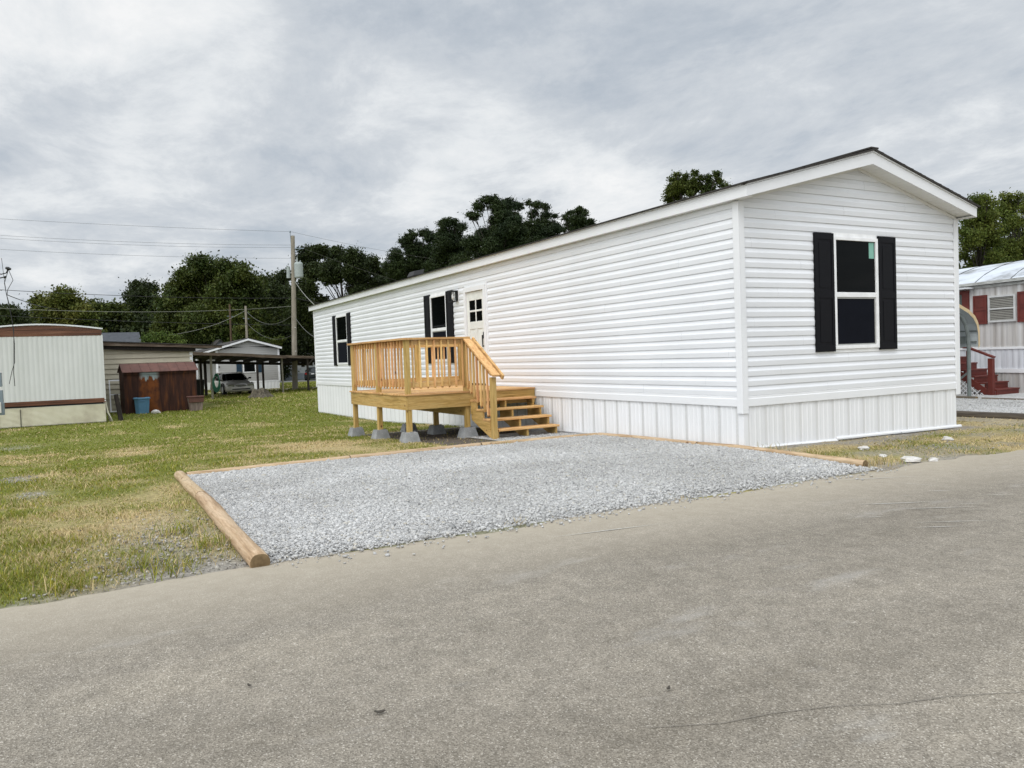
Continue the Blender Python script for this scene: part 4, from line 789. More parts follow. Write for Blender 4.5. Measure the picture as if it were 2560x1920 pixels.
# meter pedestal and drop cables at the left edge
mp = thing('meter_pedestal','electric meter boxes stacked on a rough wooden post in front of trailer','meter post',(-18.53,-9.66,-1.02))
obj('post',MB().tube([(-18.53,-9.68,-1.15),(-18.52,-9.66,-.6),(-18.53,-9.68,.2),(-18.53,-9.7,.95)],[.10,.085,.08,.075],9),BARK,mp)
for z0,z1,w,nm,m in ((.43,.82,.22,'upper_meter_box',STEELG),(-.02,.33,.245,'middle_meter_box',STEELG),(-.36,-.02,.29,'lower_meter_box',STEELG)):
    mb = MB().box(-18.62,-18.40,-9.82-.0,-9.56+w*.36-.08+.1,z0,z1); bx_ = obj(nm,mb,m,mp,.01)
    if nm.startswith('lower'): obj('cover',MB().box(-18.398,-18.34,-9.80,-9.50,-.30,.0),METERW,bx_,.01)
sc2 = thing('drop_cable','slack black service drop cable with insulators hanging before the white trailer','cable',(-18.35,-9.2,.43))
mb = MB().tube([(-18.35,-9.14,3.66),(-18.34,-9.05,3.38),(-18.39,-9.19,3.12),(-18.42,-9.22,2.95),(-18.39,-9.19,2.8),(-18.38,-9.16,2.5),(-18.33,-9.12,2.2),(-18.32,-9.10,1.6),(-18.31,-9.12,1.1),(-18.33,-9.2,.85),(-18.35,-9.28,.50)],.008,5); obj('loose_strand',mb,CABLE,sc2)
mb = MB().tube([(-18.35,-9.15,3.66),(-18.40,-9.26,3.3),(-18.41,-9.23,3.0),(-18.38,-9.17,2.6),(-18.32,-9.1,2.0),(-18.31,-9.14,1.1),(-18.30,-9.16,.8),(-18.31,-9.15,.43)],.009,5); obj('loose_strand',mb,CABLE,sc2)
mb = MB().tube([(-18.9,-10.1,3.95),(-18.6,-9.6,3.66),(-18.46,-9.33,3.55),(-18.38,-9.2,3.58),(-18.36,-9.15,3.7)],.016,5); obj('slack_loop',mb,CABLE,sc2)
mb = MB().tube([(-18.9,-10.1,3.36),(-18.6,-9.6,3.40),(-18.44,-9.27,3.47)],.018,5); obj('slack_loop',mb,CABLE,sc2)
mb = MB().tube([(-18.38,-9.20,3.72),(-18.35,-9.15,3.70),(-18.32,-9.09,3.68)],[.035,.05,.03],8).tube([(-18.44,-9.26,3.46),(-18.41,-9.22,3.48)],[.035,.03],8).tube([(-18.5,-9.3,4.0),(-18.46,-9.27,3.5),(-18.42,-9.23,3.0)],.008,4); obj('insulator',mb,HANDLE,sc2)

# ------------------------------------------------------------------ wooden carport, car, stump
cp = thing('carport','low open lean-to carport of dark timber on thin posts','carport',(-44,1.5,-1.02))
F0,F1 = Vector((-36.94,-2.9,0)), Vector((-45.9,8.2,0)); fd = F1-F0
def zf(t): return 1.60-.50*t
def roofq(t,x,dz): p = F0+fd*t; return (p.x-x,p.y,zf(t)-.035*x+dz)
mb = MB(); n = 9
for k in range(n):
    j = .012*math.sin(k*3.1); a,b = k/n, (k+.985)/n; mb.prism([roofq(a,-.1,j),roofq(b,-.1,j),roofq(b,6.6,j),roofq(a,6.6,j)],(0,0,.035))
obj('roof',mb,DARKW,cp)
mb = MB()
for k in range(5):
    a,b = k/5,(k+1)/5; j = .02*math.sin(k*2.3); mb.prism([roofq(a,-.12,-.13+j),roofq(b,-.12,-.14+j),roofq(b,-.12,.03+j),roofq(a,-.12,.03+j)],(.03,0,0))
obj('fascia',mb,FASCIAOLD,cp)
mb = MB()
for k in range(12): t = k/11; mb.beam(roofq(t,.05,-.07),roofq(t,6.5,-.11),.05,.2)
mb.beam(roofq(.02,6.3,-.2),roofq(.98,6.3,-.2),.05,.18); obj('rafters',mb,DARKW,cp)
for (x,y),m_,w in (((-38.65,-1.15),OZ,.11),((-42.4,3.55),OZ,.10),((-43.8,5.5),DARKW,.12),((-50.2,3.55),DARKW,.13),((-48.8,3.65),DARKW,.13),((-43.34,-1.1),DARKW,.14),((-44.34,-.72),DARKW,.16)):
    t = (F0.y-y)/(F0.y-F1.y); xf = F0.x+fd.x*t; zt = zf(t)-.035*max(0,xf-x)-.02
    mb = MB().box(x-w/2,x+w/2,y-w/2,y+w/2,-1.1,zt)
    if (x,y) == (-43.8,5.5): mb.beam((x,y+.05,zt-.5),(x,y+.45,zt-.05),.07,.07)
    obj('post',mb,wood('pale_carport_post',2,[(.3,(.13,.12,.09)),(.7,(.27,.25,.2))]) if m_ is OZ else m_,cp)
# sedan ------------------------------------------------------------
def car(name, lab, loc, rz, paint, rear=False):
    c = thing(name,lab,'car',loc); pm = surf(name+'_paint_'+paint[0],[(.3,paint[1]),(.7,tuple(v*1.08 for v in paint[1]))],1.,.28,bmp=0,spec=.5)
    Lc = 4.9; xs_ = [(2.45,.62,.30,.52),(2.40,.74,.24,.60),(2.2,.84,.2,.68),(1.6,.89,.18,.80),(.95,.905,.17,.90),(.1,.91,.17,.93),(-.9,.91,.17,.94),(-1.6,.90,.18,.95),(-2.2,.86,.22,.93),(-2.40,.78,.30,.88),(-2.45,.68,.36,.78)]
    rows = []
    for x,w,zb,zt in xs_:
        r = []
        for fy,fz in ((0,0),(.75,0),(.94,.08),(1,.3),(1,.62),(.965,.82),(.86,.95),(.6,1.0),(0,1.03)): r.append((x,w*fy,zb+(zt-zb)*fz))
        rows.append([(p[0],-p[1],p[2]) for p in r[:0:-1]]+r)
    mb = MB().sheet(rows); nn = len(rows[0]); mb.f += [tuple(range(nn-1,-1,-1)),tuple((len(rows)-1)*nn+k for k in range(nn))]
    off = Vector(loc)
    def put(nm, mb, m, par=None, sm=True, bv=0):
        me = D.meshes.new(nm); me.from_pydata(mb.v,[],mb.f); me.update(); o = D.objects.new(nm,me); COL.objects.link(o); me.materials.append(m); o.parent = par or c
        if sm: me.polygons.foreach_set('use_smooth',[True]*len(me.polygons))
        return o
    body = put('body',mb,pm)
    gl = [(1.0,.78,.90,.905),(.30,.70,.93,1.30),(-.1,.66,.94,1.37),(-.9,.66,.94,1.36),(-1.35,.70,.94,1.25),(-1.95,.78,.94,.96)]
    rows = []
    for x,w,zb,zt in gl:
        wb = .83; r = [(x,wb,zb),(x,wb*.6+w*.4,zb+(zt-zb)*.5),(x,w*.97,zb+(zt-zb)*.86),(x,w*.8,zt-.01),(x,0,zt)]; rows.append([(p[0],-p[1],p[2]) for p in r[:0:-1]]+[r[0]] if False else [(p[0],-p[1],p[2]) for p in r[:-1]]+[(p[0],p[1],p[2]) for p in r[::-1]])
    put('side_window',MB().sheet(rows),GLASS)
    rf = []
    for x,w,z in ((.24,.60,1.305),(-.1,.62,1.385),(-.9,.62,1.375),(-1.33,.60,1.275)): rf.append([(x,-w,z-.02),(x,-w*.6,z),(x,0,z+.012),(x,w*.6,z),(x,w,z-.02)])
    put('roof',MB().sheet(rf),pm)
    mb = MB()
    for s in (-1,1):
        mb.tube([(1.0,s*.80,.90),(.28,s*.66,1.31)],.028,6).tube([(-1.30,s*.66,1.28),(-1.95,s*.78,.955)],.035,6).tube([(.26,s*.645,1.32),(-.1,s*.645,1.385),(-.9,s*.645,1.375),(-1.33,s*.64,1.27)],.03,6).tube([(-.42,s*.83,.93),(-.45,s*.645,1.38)],.03,6)
    put('pillars',mb,pm)
    mb = MB().sheet([[(1.03,y,.915+.02*(1-abs(y)/.7)) for y in (-.72,-.4,0,.4,.72)],[(.30,y*.84,1.315+.012*(1-abs(y)/.7)) for y in (-.72,-.4,0,.4,.72)]]); put('windshield',mb,GLASS)
    mb = MB().sheet([[(-1.36,y*.84,1.285+.012*(1-abs(y)/.7)) for y in (-.72,-.4,0,.4,.72)],[(-1.98,y,.968) for y in (-.72,-.4,0,.4,.72)]]); put('rear_window',mb,glassm('car_rear_glass',(.02,.022,.022)))
    lens = plain('headlight_lens',(.16,.165,.12),.15,.5); red = plain('red_tail_lens',(.35,.015,.015),.2,.5)
    for s in (-1,1):
        mb = MB(); pts = [(2.40+.02*math.cos(a)-.06*abs(math.sin(0)),s*(.60+.20*math.cos(a)),.585+.085*math.sin(a)) for a in np.linspace(0,2*math.pi,14,False)]
        pts = [(2.43-.55*max(0,abs(p[1])-.55),p[1],p[2]) for p in pts]; mb.v += pts+[(p[0]+.03,p[1]*.98,p[2]) for p in pts]; mb.f += [(k,(k+1)%14,14+(k+1)%14,14+k) for k in range(14)]+[tuple(range(14,28)),tuple(range(13,-1,-1))]; put('headlight',mb,lens,None,False)
        put('tail_light',MB().box(-2.455,-2.36,s*.48,s*.78,.66,.82),red,None,False)
        put('side_mirror',MB().tube([(.72,s*.86,.96),(.70,s*.95,1.0)],.025,6).box(.62,.72,s*.92,s*1.08,.95,1.07),BLACKPL if paint[0]!='white' else pm,None,False)
    mb = MB(); pts = [(2.475-.04*(abs(math.cos(a))),.34*math.cos(a),.60+.07*math.sin(a)) for a in np.linspace(0,2*math.pi,20,False)]; mb.v += pts+[(p[0]-.08,p[1],p[2]) for p in pts]; mb.f += [tuple(range(20)),tuple(range(39,19,-1))]+[(k,20+k,20+(k+1)%20,(k+1)%20) for k in range(20)]; put('grille',mb,BLACKPL,None,False)
    mb = MB().tube([(2.475-.03*(math.cos(a)**2),.35*math.cos(a),.60+.08*math.sin(a)) for a in np.linspace(0,2*math.pi,21)],.012,5).box(2.47,2.485,-.32,.32,.592,.608); put('grille_trim',mb,plain('chrome',(.6,.6,.6),.15,.5,.9),None,False)
    put('air_intake',MB().box(2.36,2.452,-.55,.55,.33,.40),BLACKPL,None,False); put('license_plate',MB().box(-2.475,-2.45,-.16,.16,.66,.76),FRAMEW,None,False)
    for x in (1.5,-1.42):
        for s in (-1,1):
            w = put('wheel',MB().tube([(x,s*.70,.33),(x,s*.92,.33)],.33,18),plain('black_tyre',(.012,.012,.012),.8),None,False); put('rim',MB().tube([(x,s*.90,.33),(x,s*.932,.33)],[.22,.19],12),plain('grey_rim',(.3,.3,.3),.4),w,False)
            put('wheel_arch',MB().tube([(x+.40*math.cos(a),s*.905,.36+.38*math.sin(a)) for a in np.linspace(-.2,math.pi+.2,14)],.035,5),BLACKPL,None,False)
    c.rotation_euler.z = rz; return c
car('parked_car','champagne silver sedan facing forward under the timber carport',(-45.55,1.0,-1.02),R(4),('champagne',(.42,.40,.35)))
car('parked_car','dark sedan seen from behind near white house beyond utility pole',(-76.6,14.6,-1.02),R(160),('black',(.015,.02,.02)))
car('parked_car','white car half hidden behind the carport posts and shed',(-54,-1.6,-1.02),R(-10),('white',(.62,.62,.62)))
st = MB(); rows = []; rr = random.Random(3)
for zf_,rf_ in ((-.1,1.0),(.05,.86),(.18,.68),(.34,.56),(.44,.52),(.47,.46),(.40,.2)):
    rows.append([(-37.3+math.cos(a)*rf_*.72*(1+.22*math.sin(5*a+1)*(1-zf_)+.08*rr.random()),1.15+math.sin(a)*rf_*.72*(1+.22*math.sin(5*a+1)*(1-zf_)+.08*rr.random()),-1.02+zf_+.06*math.sin(3*a)*(zf_>.3)) for a in np.linspace(0,2*math.pi,25)])
st.sheet(rows); stump = obj('tree_stump',st,surf('stump_bark',[(.3,(.03,.025,.018)),(.55,(.10,.085,.06)),(.8,(.2,.17,.13))],6,.9,(2,2,.5),.6,.03)); tag(stump,'wide grey cut tree stump on lawn in front of the carport','stump')
mb = MB(); c0 = (-38.50,-.94)
for i in range(7):
    w, h = .13+.012*i, .40+.01*i; o_ = .02*i; mb.tube([(c0[0]+.10-o_,c0[1]+w*math.cos(a),.0+h*math.sin(a)-.03*i) for a in np.linspace(0,2*math.pi,22)],.022,6)
hs = obj('garden_hose',mb,plain('green_hose',(.008,.085,.05),.5)); tag(hs,'green garden hose coiled on the front left carport post','hose')
wbn = thing('wheeled_bin','black wheeled refuse bin behind dark carport posts left of the sedan','bin',(-45.2,-1.0,-1.02))
mb = MB().add([(-45.45,-1.22,-1.0),(-44.98,-1.22,-1.0),(-44.98,-.78,-1.0),(-45.45,-.78,-1.0),(-45.52,-1.28,-.05),(-44.9,-1.28,-.05),(-44.9,-.72,-.05),(-45.52,-.72,-.05)],[(3,2,1,0),(4,5,6,7),(0,1,5,4),(1,2,6,5),(2,3,7,6),(3,0,4,7)]); obj('tub',mb,BLACKPL,wbn,.02)
obj('lid',MB().box(-45.56,-44.86,-1.31,-.69,-.05,.0).tube([(-45.6,-1.25,.02),(-45.6,-.75,.02)],.02,6),BLACKPL,wbn,.01)

# ------------------------------------------------------------------ houses behind
gh = thing('house','grey vinyl mobile home with gable end, blue shutters and white skirting','house',(-57.6,3.2,-1.02))
GXx, Ga, Gb, Gapex, Geave = -51.6, 1.05, 5.37, 2.76, 2.10; PG = lambda u,o,z: (GXx+o,u,z)
gtop = lambda u: min(Gapex-.06, Gapex-.10-abs(u-3.21)*.296)
mb = laps(PG,Ga,3.21,-.40,lambda u: Gapex-.12-abs(u-3.21)*.296,.15,.02); m2 = laps(PG,3.21,Gb,-.40,lambda u: Gapex-.12-abs(u-3.21)*.296,.15,.02); mb.add(m2.v,m2.f); obj('gable_wall',mb,GREYV,gh)
mb = laps(lambda u,o,z:(u,Ga-o,z),-63.5,GXx,-.4,2.05,.15,.02); mb.box(-63.5,GXx-.03,Gb-.03,Gb,-.4,2.05).box(-63.5,-63.45,Ga,Gb,-.4,2.5).box(-63.4,GXx-.05,Ga+.05,Gb-.05,-.4,2.0); obj('side_wall',mb,GREYV,gh)
mb = ribbed(PG,Ga,Gb,-.40,-1.05,.25,.02); mb.box(-63.5,GXx-.01,Ga,Ga+.02,-1.05,-.4); obj('skirting',mb,SKIRT,gh)
mb = MB().box(GXx,GXx+.03,Ga-.02,Gb+.02,-.46,-.36)
for y in (Ga,Gb): mb.box(GXx-.05,GXx+.035,y-.07,y+.07,-.42,2.06)
obj('white_trim',mb,TRIM,gh)
mb = MB().prism([(GXx+.3,Gb+.2,Geave-.02),(GXx+.3,3.21,Gapex-.02),(GXx+.3,3.21,Gapex-.17),(GXx+.3,Gb+.2,Geave-.17)],(.025,0,0)).prism([(GXx+.3,.0,Gapex-3.21*.296-.0),(GXx+.3,3.21,Gapex-.02),(GXx+.3,3.21,Gapex-.17),(GXx+.3,.0,Gapex-3.21*.296-.14)],(.025,0,0)); mb.box(GXx+.3,-63.6,Gb+.2,Gb+.22,Geave-.17,Geave-.02); obj('fascia',mb,TRIM,gh)
mb = MB().prism([(GXx+.34,Gb+.24,Geave-.03),(GXx+.34,3.21,Gapex-.01),(GXx+.34,3.21,Gapex+.02),(GXx+.34,Gb+.24,Geave)],(-12.2,0,0)).prism([(GXx+.34,-.05,Gapex-3.26*.296),(GXx+.34,3.21,Gapex-.01),(GXx+.34,3.21,Gapex+.02),(GXx+.34,-.05,Gapex-3.26*.296+.03)],(-12.2,0,0)); obj('roof',mb,SHINGLE,gh)
wall_window(PG,2.83,3.70,.28,.97,gh); panel_shutter(PG,2.36,2.74,.26,1.0,gh,BLUESH); panel_shutter(PG,3.80,4.14,.26,1.0,gh,BLUESH)
mb = MB()
for y in (.15,): mb.box(GXx+.1,GXx+.2,y,y+.1,-1.02,1.78)
mb.box(GXx-4,GXx-3.9,.15,.25,-1.02,1.78); obj('porch_post',mb,TRIM,gh)
obj('porch_light',MB().tube([(GXx+.04,1.18,.75),(GXx+.12,1.18,.75)],.05,8),HANDLE,gh)
wh = thing('house','white house with pale metal roof beyond the utility pole','house',(-86,18,-1.02))
PWs = lambda u,o,z: (-82+o,u,z)
mb = laps(PWs,12.6,26,-.3,1.9,.2,.02); mb.box(-91,-82.02,12.6,12.63,-.3,1.9).box(-91,-90.9,12.6,26,-.3,1.9); obj('wall',mb,WMETAL,wh)
mb = MB().box(-82.03,-82.0,12.6,26,-1.05,-.3).box(-91,-82.04,12.605,12.63,-1.05,-.3); obj('foundation',mb,plain('blue_grey_block',(.30,.33,.38)),wh)
mb = MB().prism([(-81.5,12.2,1.85),(-86.5,12.2,2.95),(-86.5,12.2,3.0),(-81.5,12.2,1.92)],(0,14,0)).prism([(-91.5,12.2,1.85),(-86.5,12.2,2.95),(-86.5,12.2,3.0),(-91.5,12.2,1.92)],(0,14,0))
for k in range(16): y = 12.3+k*.9; mb.beam((-81.5,y,1.93),(-86.5,y,3.01),.04,.03)
obj('roof',mb,WMETAL,wh)
wall_window(PWs,14.45,14.95,.35,1.25,wh); mb = MB()
for s in (-1,1):
    pbox(mb,PWs,14.7+s*.28,14.7+s*.62,.02,.035,.25,1.3)
obj('scalloped_trim',mb,FRAMEW,wh)
fc = thing('wooden_fence','dark slatted wooden fence left of the white house','fence',(-84,12.2,-1.02)); mb = MB()
for k in range(9): mb.box(-83.6,-83.55,11.55,12.5,-.95+k*.24,-.95+k*.24+.2)
obj('slats',mb,surf('brown_fence_slats',[(.3,(.03,.022,.015)),(.7,(.09,.07,.045))],3,.9),fc); mb = MB()
for y in (11.55,12.45): obj('post',MB().box(-83.72,-83.61,y,y+.1,-1.02,1.2),DARKW,fc)
dh = thing('house','dark roofed house just showing above the beige annex roof','house',(-62,-6,-1.02))
obj('wall',MB().box(-67,-61,-9,-3.4,-1.05,2.7),BEIGE,dh)
mb = MB().prism([(-60.6,-9.4,2.7),(-64,-9.4,3.85),(-67.4,-9.4,2.7)],(0,6.3,0)); obj('roof',mb,surf('slate_grey_roof',[(.3,(.03,.035,.04)),(.7,(.06,.065,.075))],4,.8),dh)
sg = thing('house','small grey gable wall glimpsed between trees behind the timber carport','house',(-73,4.3,-1.02))
obj('wall',MB().prism([(-71.8,4.0,-1.02),(-71.8,4.75,-1.02),(-71.8,4.75,2.9),(-71.8,4.35,3.3),(-71.8,4.0,2.9)],(-4,0,0)),surf('pale_slate_wall',[(.3,(.09,.10,.12)),(.7,(.13,.14,.17))],2),sg)
obj('roof',MB().prism([(-71.6,3.9,2.8),(-71.6,4.36,3.32),(-71.6,4.85,2.8),(-71.6,4.85,2.88),(-71.6,4.36,3.40),(-71.6,3.9,2.88)],(-4.4,0,0)),SHINGLE,sg)
tag(obj('dirt_track',MB().sheet([[(x,-14,g1(x,-14)+.014),(x,30,g1(x,30)+.014)] for x in np.linspace(-51.2,-48.2,4)]),surf('pale_dirt_track',[(.3,(.30,.28,.2)),(.7,(.42,.39,.3))],3,.95)),None,None,kind='structure')
tag(obj('back_road',MB().sheet([[(x,-30,g1(x,-30)+.014),(x,60,g1(x,60)+.014)] for x in np.linspace(-79.5,-72,4)]),surf('grey_back_road',[(.3,(.2,.2,.2)),(.7,(.3,.3,.29))],3,.95)),None,None,kind='structure')

# ------------------------------------------------------------------ poles and wires
pole = thing('utility_pole','tall grey wooden utility pole carrying a transformer','utility pole',(-48,5.6,-1.02))
obj('shaft',MB().tube([(-48.0,5.62,-1.3),(-48.05,5.75,3),(-48.12,5.9,7),(-48.16,5.98,9.75)],[.195,.175,.15,.135],12),POLEM,pole)
obj('top_pin',MB().tube([(-48.22,5.85,9.2),(-48.24,5.83,9.95)],.025,6).tube([(-48.24,5.83,9.95),(-48.24,5.83,10.06),(-48.24,5.83,10.12)],[.04,.06,.03],8),STEELG,pole)
tm = plain('pale_green_transformer',(.30,.335,.32),.5)
tf = obj('transformer',MB().tube([(-47.80,6.20,6.78),(-47.80,6.20,6.85),(-47.80,6.20,7.75),(-47.80,6.20,7.85)],[.27,.30,.30,.24],16),tm,pole)
obj('bushing',MB().tube([(-47.80,6.12,7.85),(-47.80,6.12,8.2)],[.06,.04],8).tube([(-47.80,6.34,7.85),(-47.80,6.34,8.0)],.04,6),tm,tf)
obj('side_equipment',MB().tube([(-48.28,5.60,6.8),(-48.28,5.60,7.6)],[.14,.12],10),tm,pole)
obj('bracket_arm',MB().beam((-48.1,5.95,8.88),(-47.75,6.62,8.84),.06,.06).beam((-48.1,5.95,8.55),(-47.85,6.4,8.8),.03,.03),STEELG,pole)
obj('ground_strap',MB().box(-48.0,-47.85,5.70,5.80,1.65,1.69).box(-47.98,-47.84,5.74,5.84,3.3,3.34),METERW,pole)
for nm,a,b,m_,lab,r in (('thin brown',(-61.86,3.78,6.0),(-61.75,3.74,-1.02),wood('brown_pole',2,[(.3,(.05,.032,.02)),(.7,(.11,.07,.045))]),'thin brown wooden pole rising behind grey house roof, left of its ridge',.085),('grey',(-59.13,4.57,5.65),(-59.04,4.53,-1.02),POLEM,'short grey pole behind the grey house ridge, where cables gather',.10)):
    p = thing('utility_pole',lab,'utility pole',(b[0],b[1],-1.02)); obj('shaft',MB().tube([b,a],[r*1.15,r*.9],9),m_,p); obj('crossbar',MB().beam((a[0],a[1]-.25,a[2]-1.0),(a[0],a[1]+.25,a[2]-1.05),.04,.04),STEELG,p)
def wire(a, b, sag, lab, m=CABLEG, r=.009, grp='power lines from the tall pole'):
    a, b = Vector(a), Vector(b); pts = []
    for i in range(25):
        t = i/24; p = a.lerp(b,t); p.z -= sag*4*t*(1-t); pts.append(p)
    tag(obj('power_line',MB().tube(pts,r,4,False),m),lab,'wire',grp)
wire((-49.5,-16.5,10.35),(-48.24,5.85,10.05),.12,'topmost wire running left from the tip of the tall pole')
wire((-49.5,-16.5,9.45),(-48.2,5.87,9.11),.25,'upper of the close pair of wires running left below the pole top')
wire((-49.5,-16.5,9.3),(-48.2,5.87,8.94),.28,'lower of the close pair of wires running left below the pole top')
wire((-49.5,-16.5,8.6),(-48.2,5.83,8.18),.22,'single wire running left from just above the transformer')
wire((-49.5,-16.5,6.3),(-48.1,5.75,5.40),.28,'dark cable running left from pole at treetop height',CABLE,.02)
wire((-39.2,-12.0,4.15),(-48.05,5.72,4.83),.32,'bright bare cable sagging left across the dark trees',ALUW,.017)
wire((-49.4,-16.5,4.7),(-48.05,5.7,3.50),.15,'lowest dark cable running left from pole low on the trees',CABLE,.018)
wire((-48.24,5.85,10.05),(-49.3,17.0,8.6),.1,'topmost wire running right from pole tip toward the pines')
wire((-47.8,6.6,8.84),(-50.4,18.5,6.0),.2,'wire running right from the bracket arm across broad tree')
wire((-48.0,5.95,6.55),(-25.5,1.9,2.75),.25,'pale service cable sloping down from pole to the white home roof',ALUW,.017)
wire((-48.0,5.9,5.40),(-41.5,9.5,4.0),.1,'dark cable running right from pole behind the white home',CABLE,.016)
wire((-48.0,5.88,4.0),(-27.5,2.2,1.75),.3,'lower service cable sloping right from the pole behind white home',CABLEG,.014)
wire((-59.1,4.57,5.3),(-40.6,-3.5,2.6),.35,'pale cable sagging from the short grey pole down to annex roof',ALUW,.014,'cables at the short grey pole')
wire((-59.1,4.57,5.25),(-48.05,5.8,4.3),.9,'thick slack cable looping from short grey pole to tall pole',CABLEG,.017,'cables at the short grey pole')
wire((-59.1,4.57,4.3),(-48.05,5.8,2.9),.8,'lower slack cable looping between short grey pole and tall pole',CABLEG,.013,'cables at the short grey pole')
wire((-19.2,-10.3,3.33),(-16.5,-9.2,2.93),.02,'black cable crossing the hanging drop loops at the left edge',CABLE,.012,'drop wires by the white trailer')
wire((-18.42,-9.22,2.98),(-40,-8.3,4.1),.1,'thin black wire running from drop cable back over the trailer roof',CABLE,.012,'drop wires by the white trailer')

# ------------------------------------------------------------------ right side: streaked trailer, red steps, arched metal carport
W0, wu = Vector((-3.5,13.1,0)), Vector((-.978,.208,0)); wn = Vector((-wu.y,wu.x,0)); wn = wn if wn.y < 0 else -wn
PR = lambda u,o,z: (W0.x+wu.x*u+wn.x*o, W0.y+wu.y*u+wn.y*o, z)
rt_ = thing('mobile_home','old streaked beige and white trailer with red shutters and silver roof','trailer',(-6,16,-.62))
obj('upper_wall',ribbed(PR,-4.5,7,2.26,.56,.16,.012),OLDSID,rt_)
obj('lower_wall',ribbed(PR,-4.5,7,.50,-.04,.16,.014),surf('whitewashed_panel',[(.3,(.48,.49,.52)),(.6,(.62,.63,.66)),(.8,(.68,.68,.7))],2,.55,(4,4,.4)),rt_)
mb = MB(); pbox(mb,PR,-4.5,7,-.01,.03,.50,.56); pbox(mb,PR,-4.5,7,-.01,.035,-.10,.0); obj('white_band',mb,TRIM,rt_)
obj('skirting',ribbed(PR,-4.5,7,-.10,-.68,.16,.012),OLDSID,rt_)
mb = MB(); pbox(mb,PR,6.96,7,-4,-.02,-.68,2.3); pbox(mb,PR,-4.5,-4.46,-4,-.02,-.68,2.3); pbox(mb,PR,-4.5,7,-4,-3.97,-.68,2.3); obj('rear_wall',mb,OLDSID,rt_)
rows = [[PR(u,.12-4.2*t,2.27+.62*math.sin(math.pi*min(t,1))**.8) for t in np.linspace(0,1,15)] for u in np.linspace(-4.7,7.2,13)]; mb = MB().sheet(rows); obj('roof',mb,OLDROOF,rt_,smooth=True)
mb = MB()
for u in np.arange(-4,7,1.05): mb.tube([PR(u+.25*t,.12-4.2*t,2.275+.62*math.sin(math.pi*t)**.8) for t in np.linspace(0,1,12)],.012,4)
obj('roof_seam',mb,plain('dark_seam_tar',(.05,.05,.05)),rt_)
mb = MB(); pbox(mb,PR,-4.7,7.2,.10,.14,2.20,2.275); pbox(mb,PR,-4.5,7,.0,.06,2.12,2.19); obj('eave_trim',mb,surf('grimy_eave',[(.3,(.2,.2,.18)),(.6,(.45,.45,.43))],4,.7,(1,1,8)),rt_)
wall_window(PR,.14,.93,1.20,1.89,rt_,fm=plain('aluminium_frame',(.5,.5,.49)),blinds=True); panel_shutter(PR,.98,1.40,1.17,1.93,rt_,REDP); panel_shutter(PR,-.36,.10,1.17,1.93,rt_,REDP)
mb = MB(); pbox(mb,PR,1.53,1.74,-.01,.05,.55,2.10); pbox(mb,PR,1.74,2.8,-.01,.05,2.0,2.10); pbox(mb,PR,2.68,2.8,-.01,.05,.55,2.0); dd = obj('door_frame',mb,REDP,rt_); obj('door_leaf',pbox(MB(),PR,1.74,2.68,-.01,.02,.55,2.0),plain('grey_door',(.10,.12,.11)),dd)
obj('door_hood',pbox(MB(),PR,1.35,3.0,.0,.35,2.12,2.16),WMETAL,rt_)
stp = thing('porch_steps','dark red painted wooden steps with railing and white lattice at the trailer door','steps',(-4.5,12.4,-.62))
for k in range(6):
    x1 = -3.52-k*.26; z1 = -.62+.16*(k+1); x0 = x1-.30 if k<5 else -6.3
    obj('tread',MB().box(x0,x1+.02,11.96,12.96,z1-.035,z1),REDP,stp,.004); obj('riser',MB().box(x1-.025,x1,11.98,12.95,z1-.16,z1-.036),REDP,stp)
mb = MB().prism([(-3.52,11.965,-.6),(-4.85,11.965,.30),(-6.3,11.965,.30),(-6.3,11.965,.12),(-4.9,11.965,.12),(-3.75,11.965,-.62)],(0,-.035,0)); obj('stringer',mb,REDP,stp)
for x,z0,z1,w in ((-3.60,-.62,.30,.11),(-4.15,-.28,.50,.07),(-4.6,.0,.66,.11),(-5.1,.2,.85,.07),(-5.9,.3,1.2,.11)): obj('post',MB().box(x-w/2,x+w/2,11.86,11.86+w,z0,z1),REDP,stp)
obj('handrail',MB().beam((-3.52,11.9,.325),(-5.95,11.9,1.30),.12,.04),REDP,stp)
mb = MB(); 
for k in range(-14,26):                             # crossed lattice strips under the stringer
    for s in (1,-1):
        x0 = -6.2+k*.115
        for seg in range(12):
            xa_, xb_ = x0+s*seg*.07, x0+s*(seg+1)*.07; za, zb_ = -.62+seg*.07, -.62+(seg+1)*.07
            lim = lambda x: min(.1, -.62+(-3.75-x)*.64)
            if -6.2 < min(xa_,xb_) and max(xa_,xb_) < -3.7 and zb_ < max(lim(xa_),lim(xb_))+.02: mb.beam((xa_,11.915-.004*s,za),(xb_,11.915-.004*s,zb_),.006,.022,(0,1,0)) if False else mb.prism([(xa_-.014,11.915-.005*s,za),(xa_+.014,11.915-.005*s,za),(xb_+.014,11.915-.005*s,zb_),(xb_-.014,11.915-.005*s,zb_)],(0,.006,0))
obj('lattice',mb,TRIM,stp)
mc = thing('metal_carport','arched metal carport with tan edge trim behind the white home','carport',(-6.5,9.6,-.62))
prof = [(11.46,.62),(11.46,.98),(11.40,1.18),(11.28,1.33),(11.05,1.47),(10.4,1.70),(9.6,1.92),(8.8,1.70),(8.15,1.47),(7.92,1.33),(7.80,1.18),(7.74,.98),(7.74,.62)]
mb = MB().sheet([[(x,y,z) for y,z in prof] for x in (-3.62,-10)]); mb.sheet([[(x,9.6+(y-9.6)*.992,z-.02) for y,z in prof][::-1] for x in (-3.62,-10)]); obj('roof',mb,surf('carport_panel',[(.3,(.40,.44,.45)),(.7,(.52,.56,.57))],2,.5),mc)
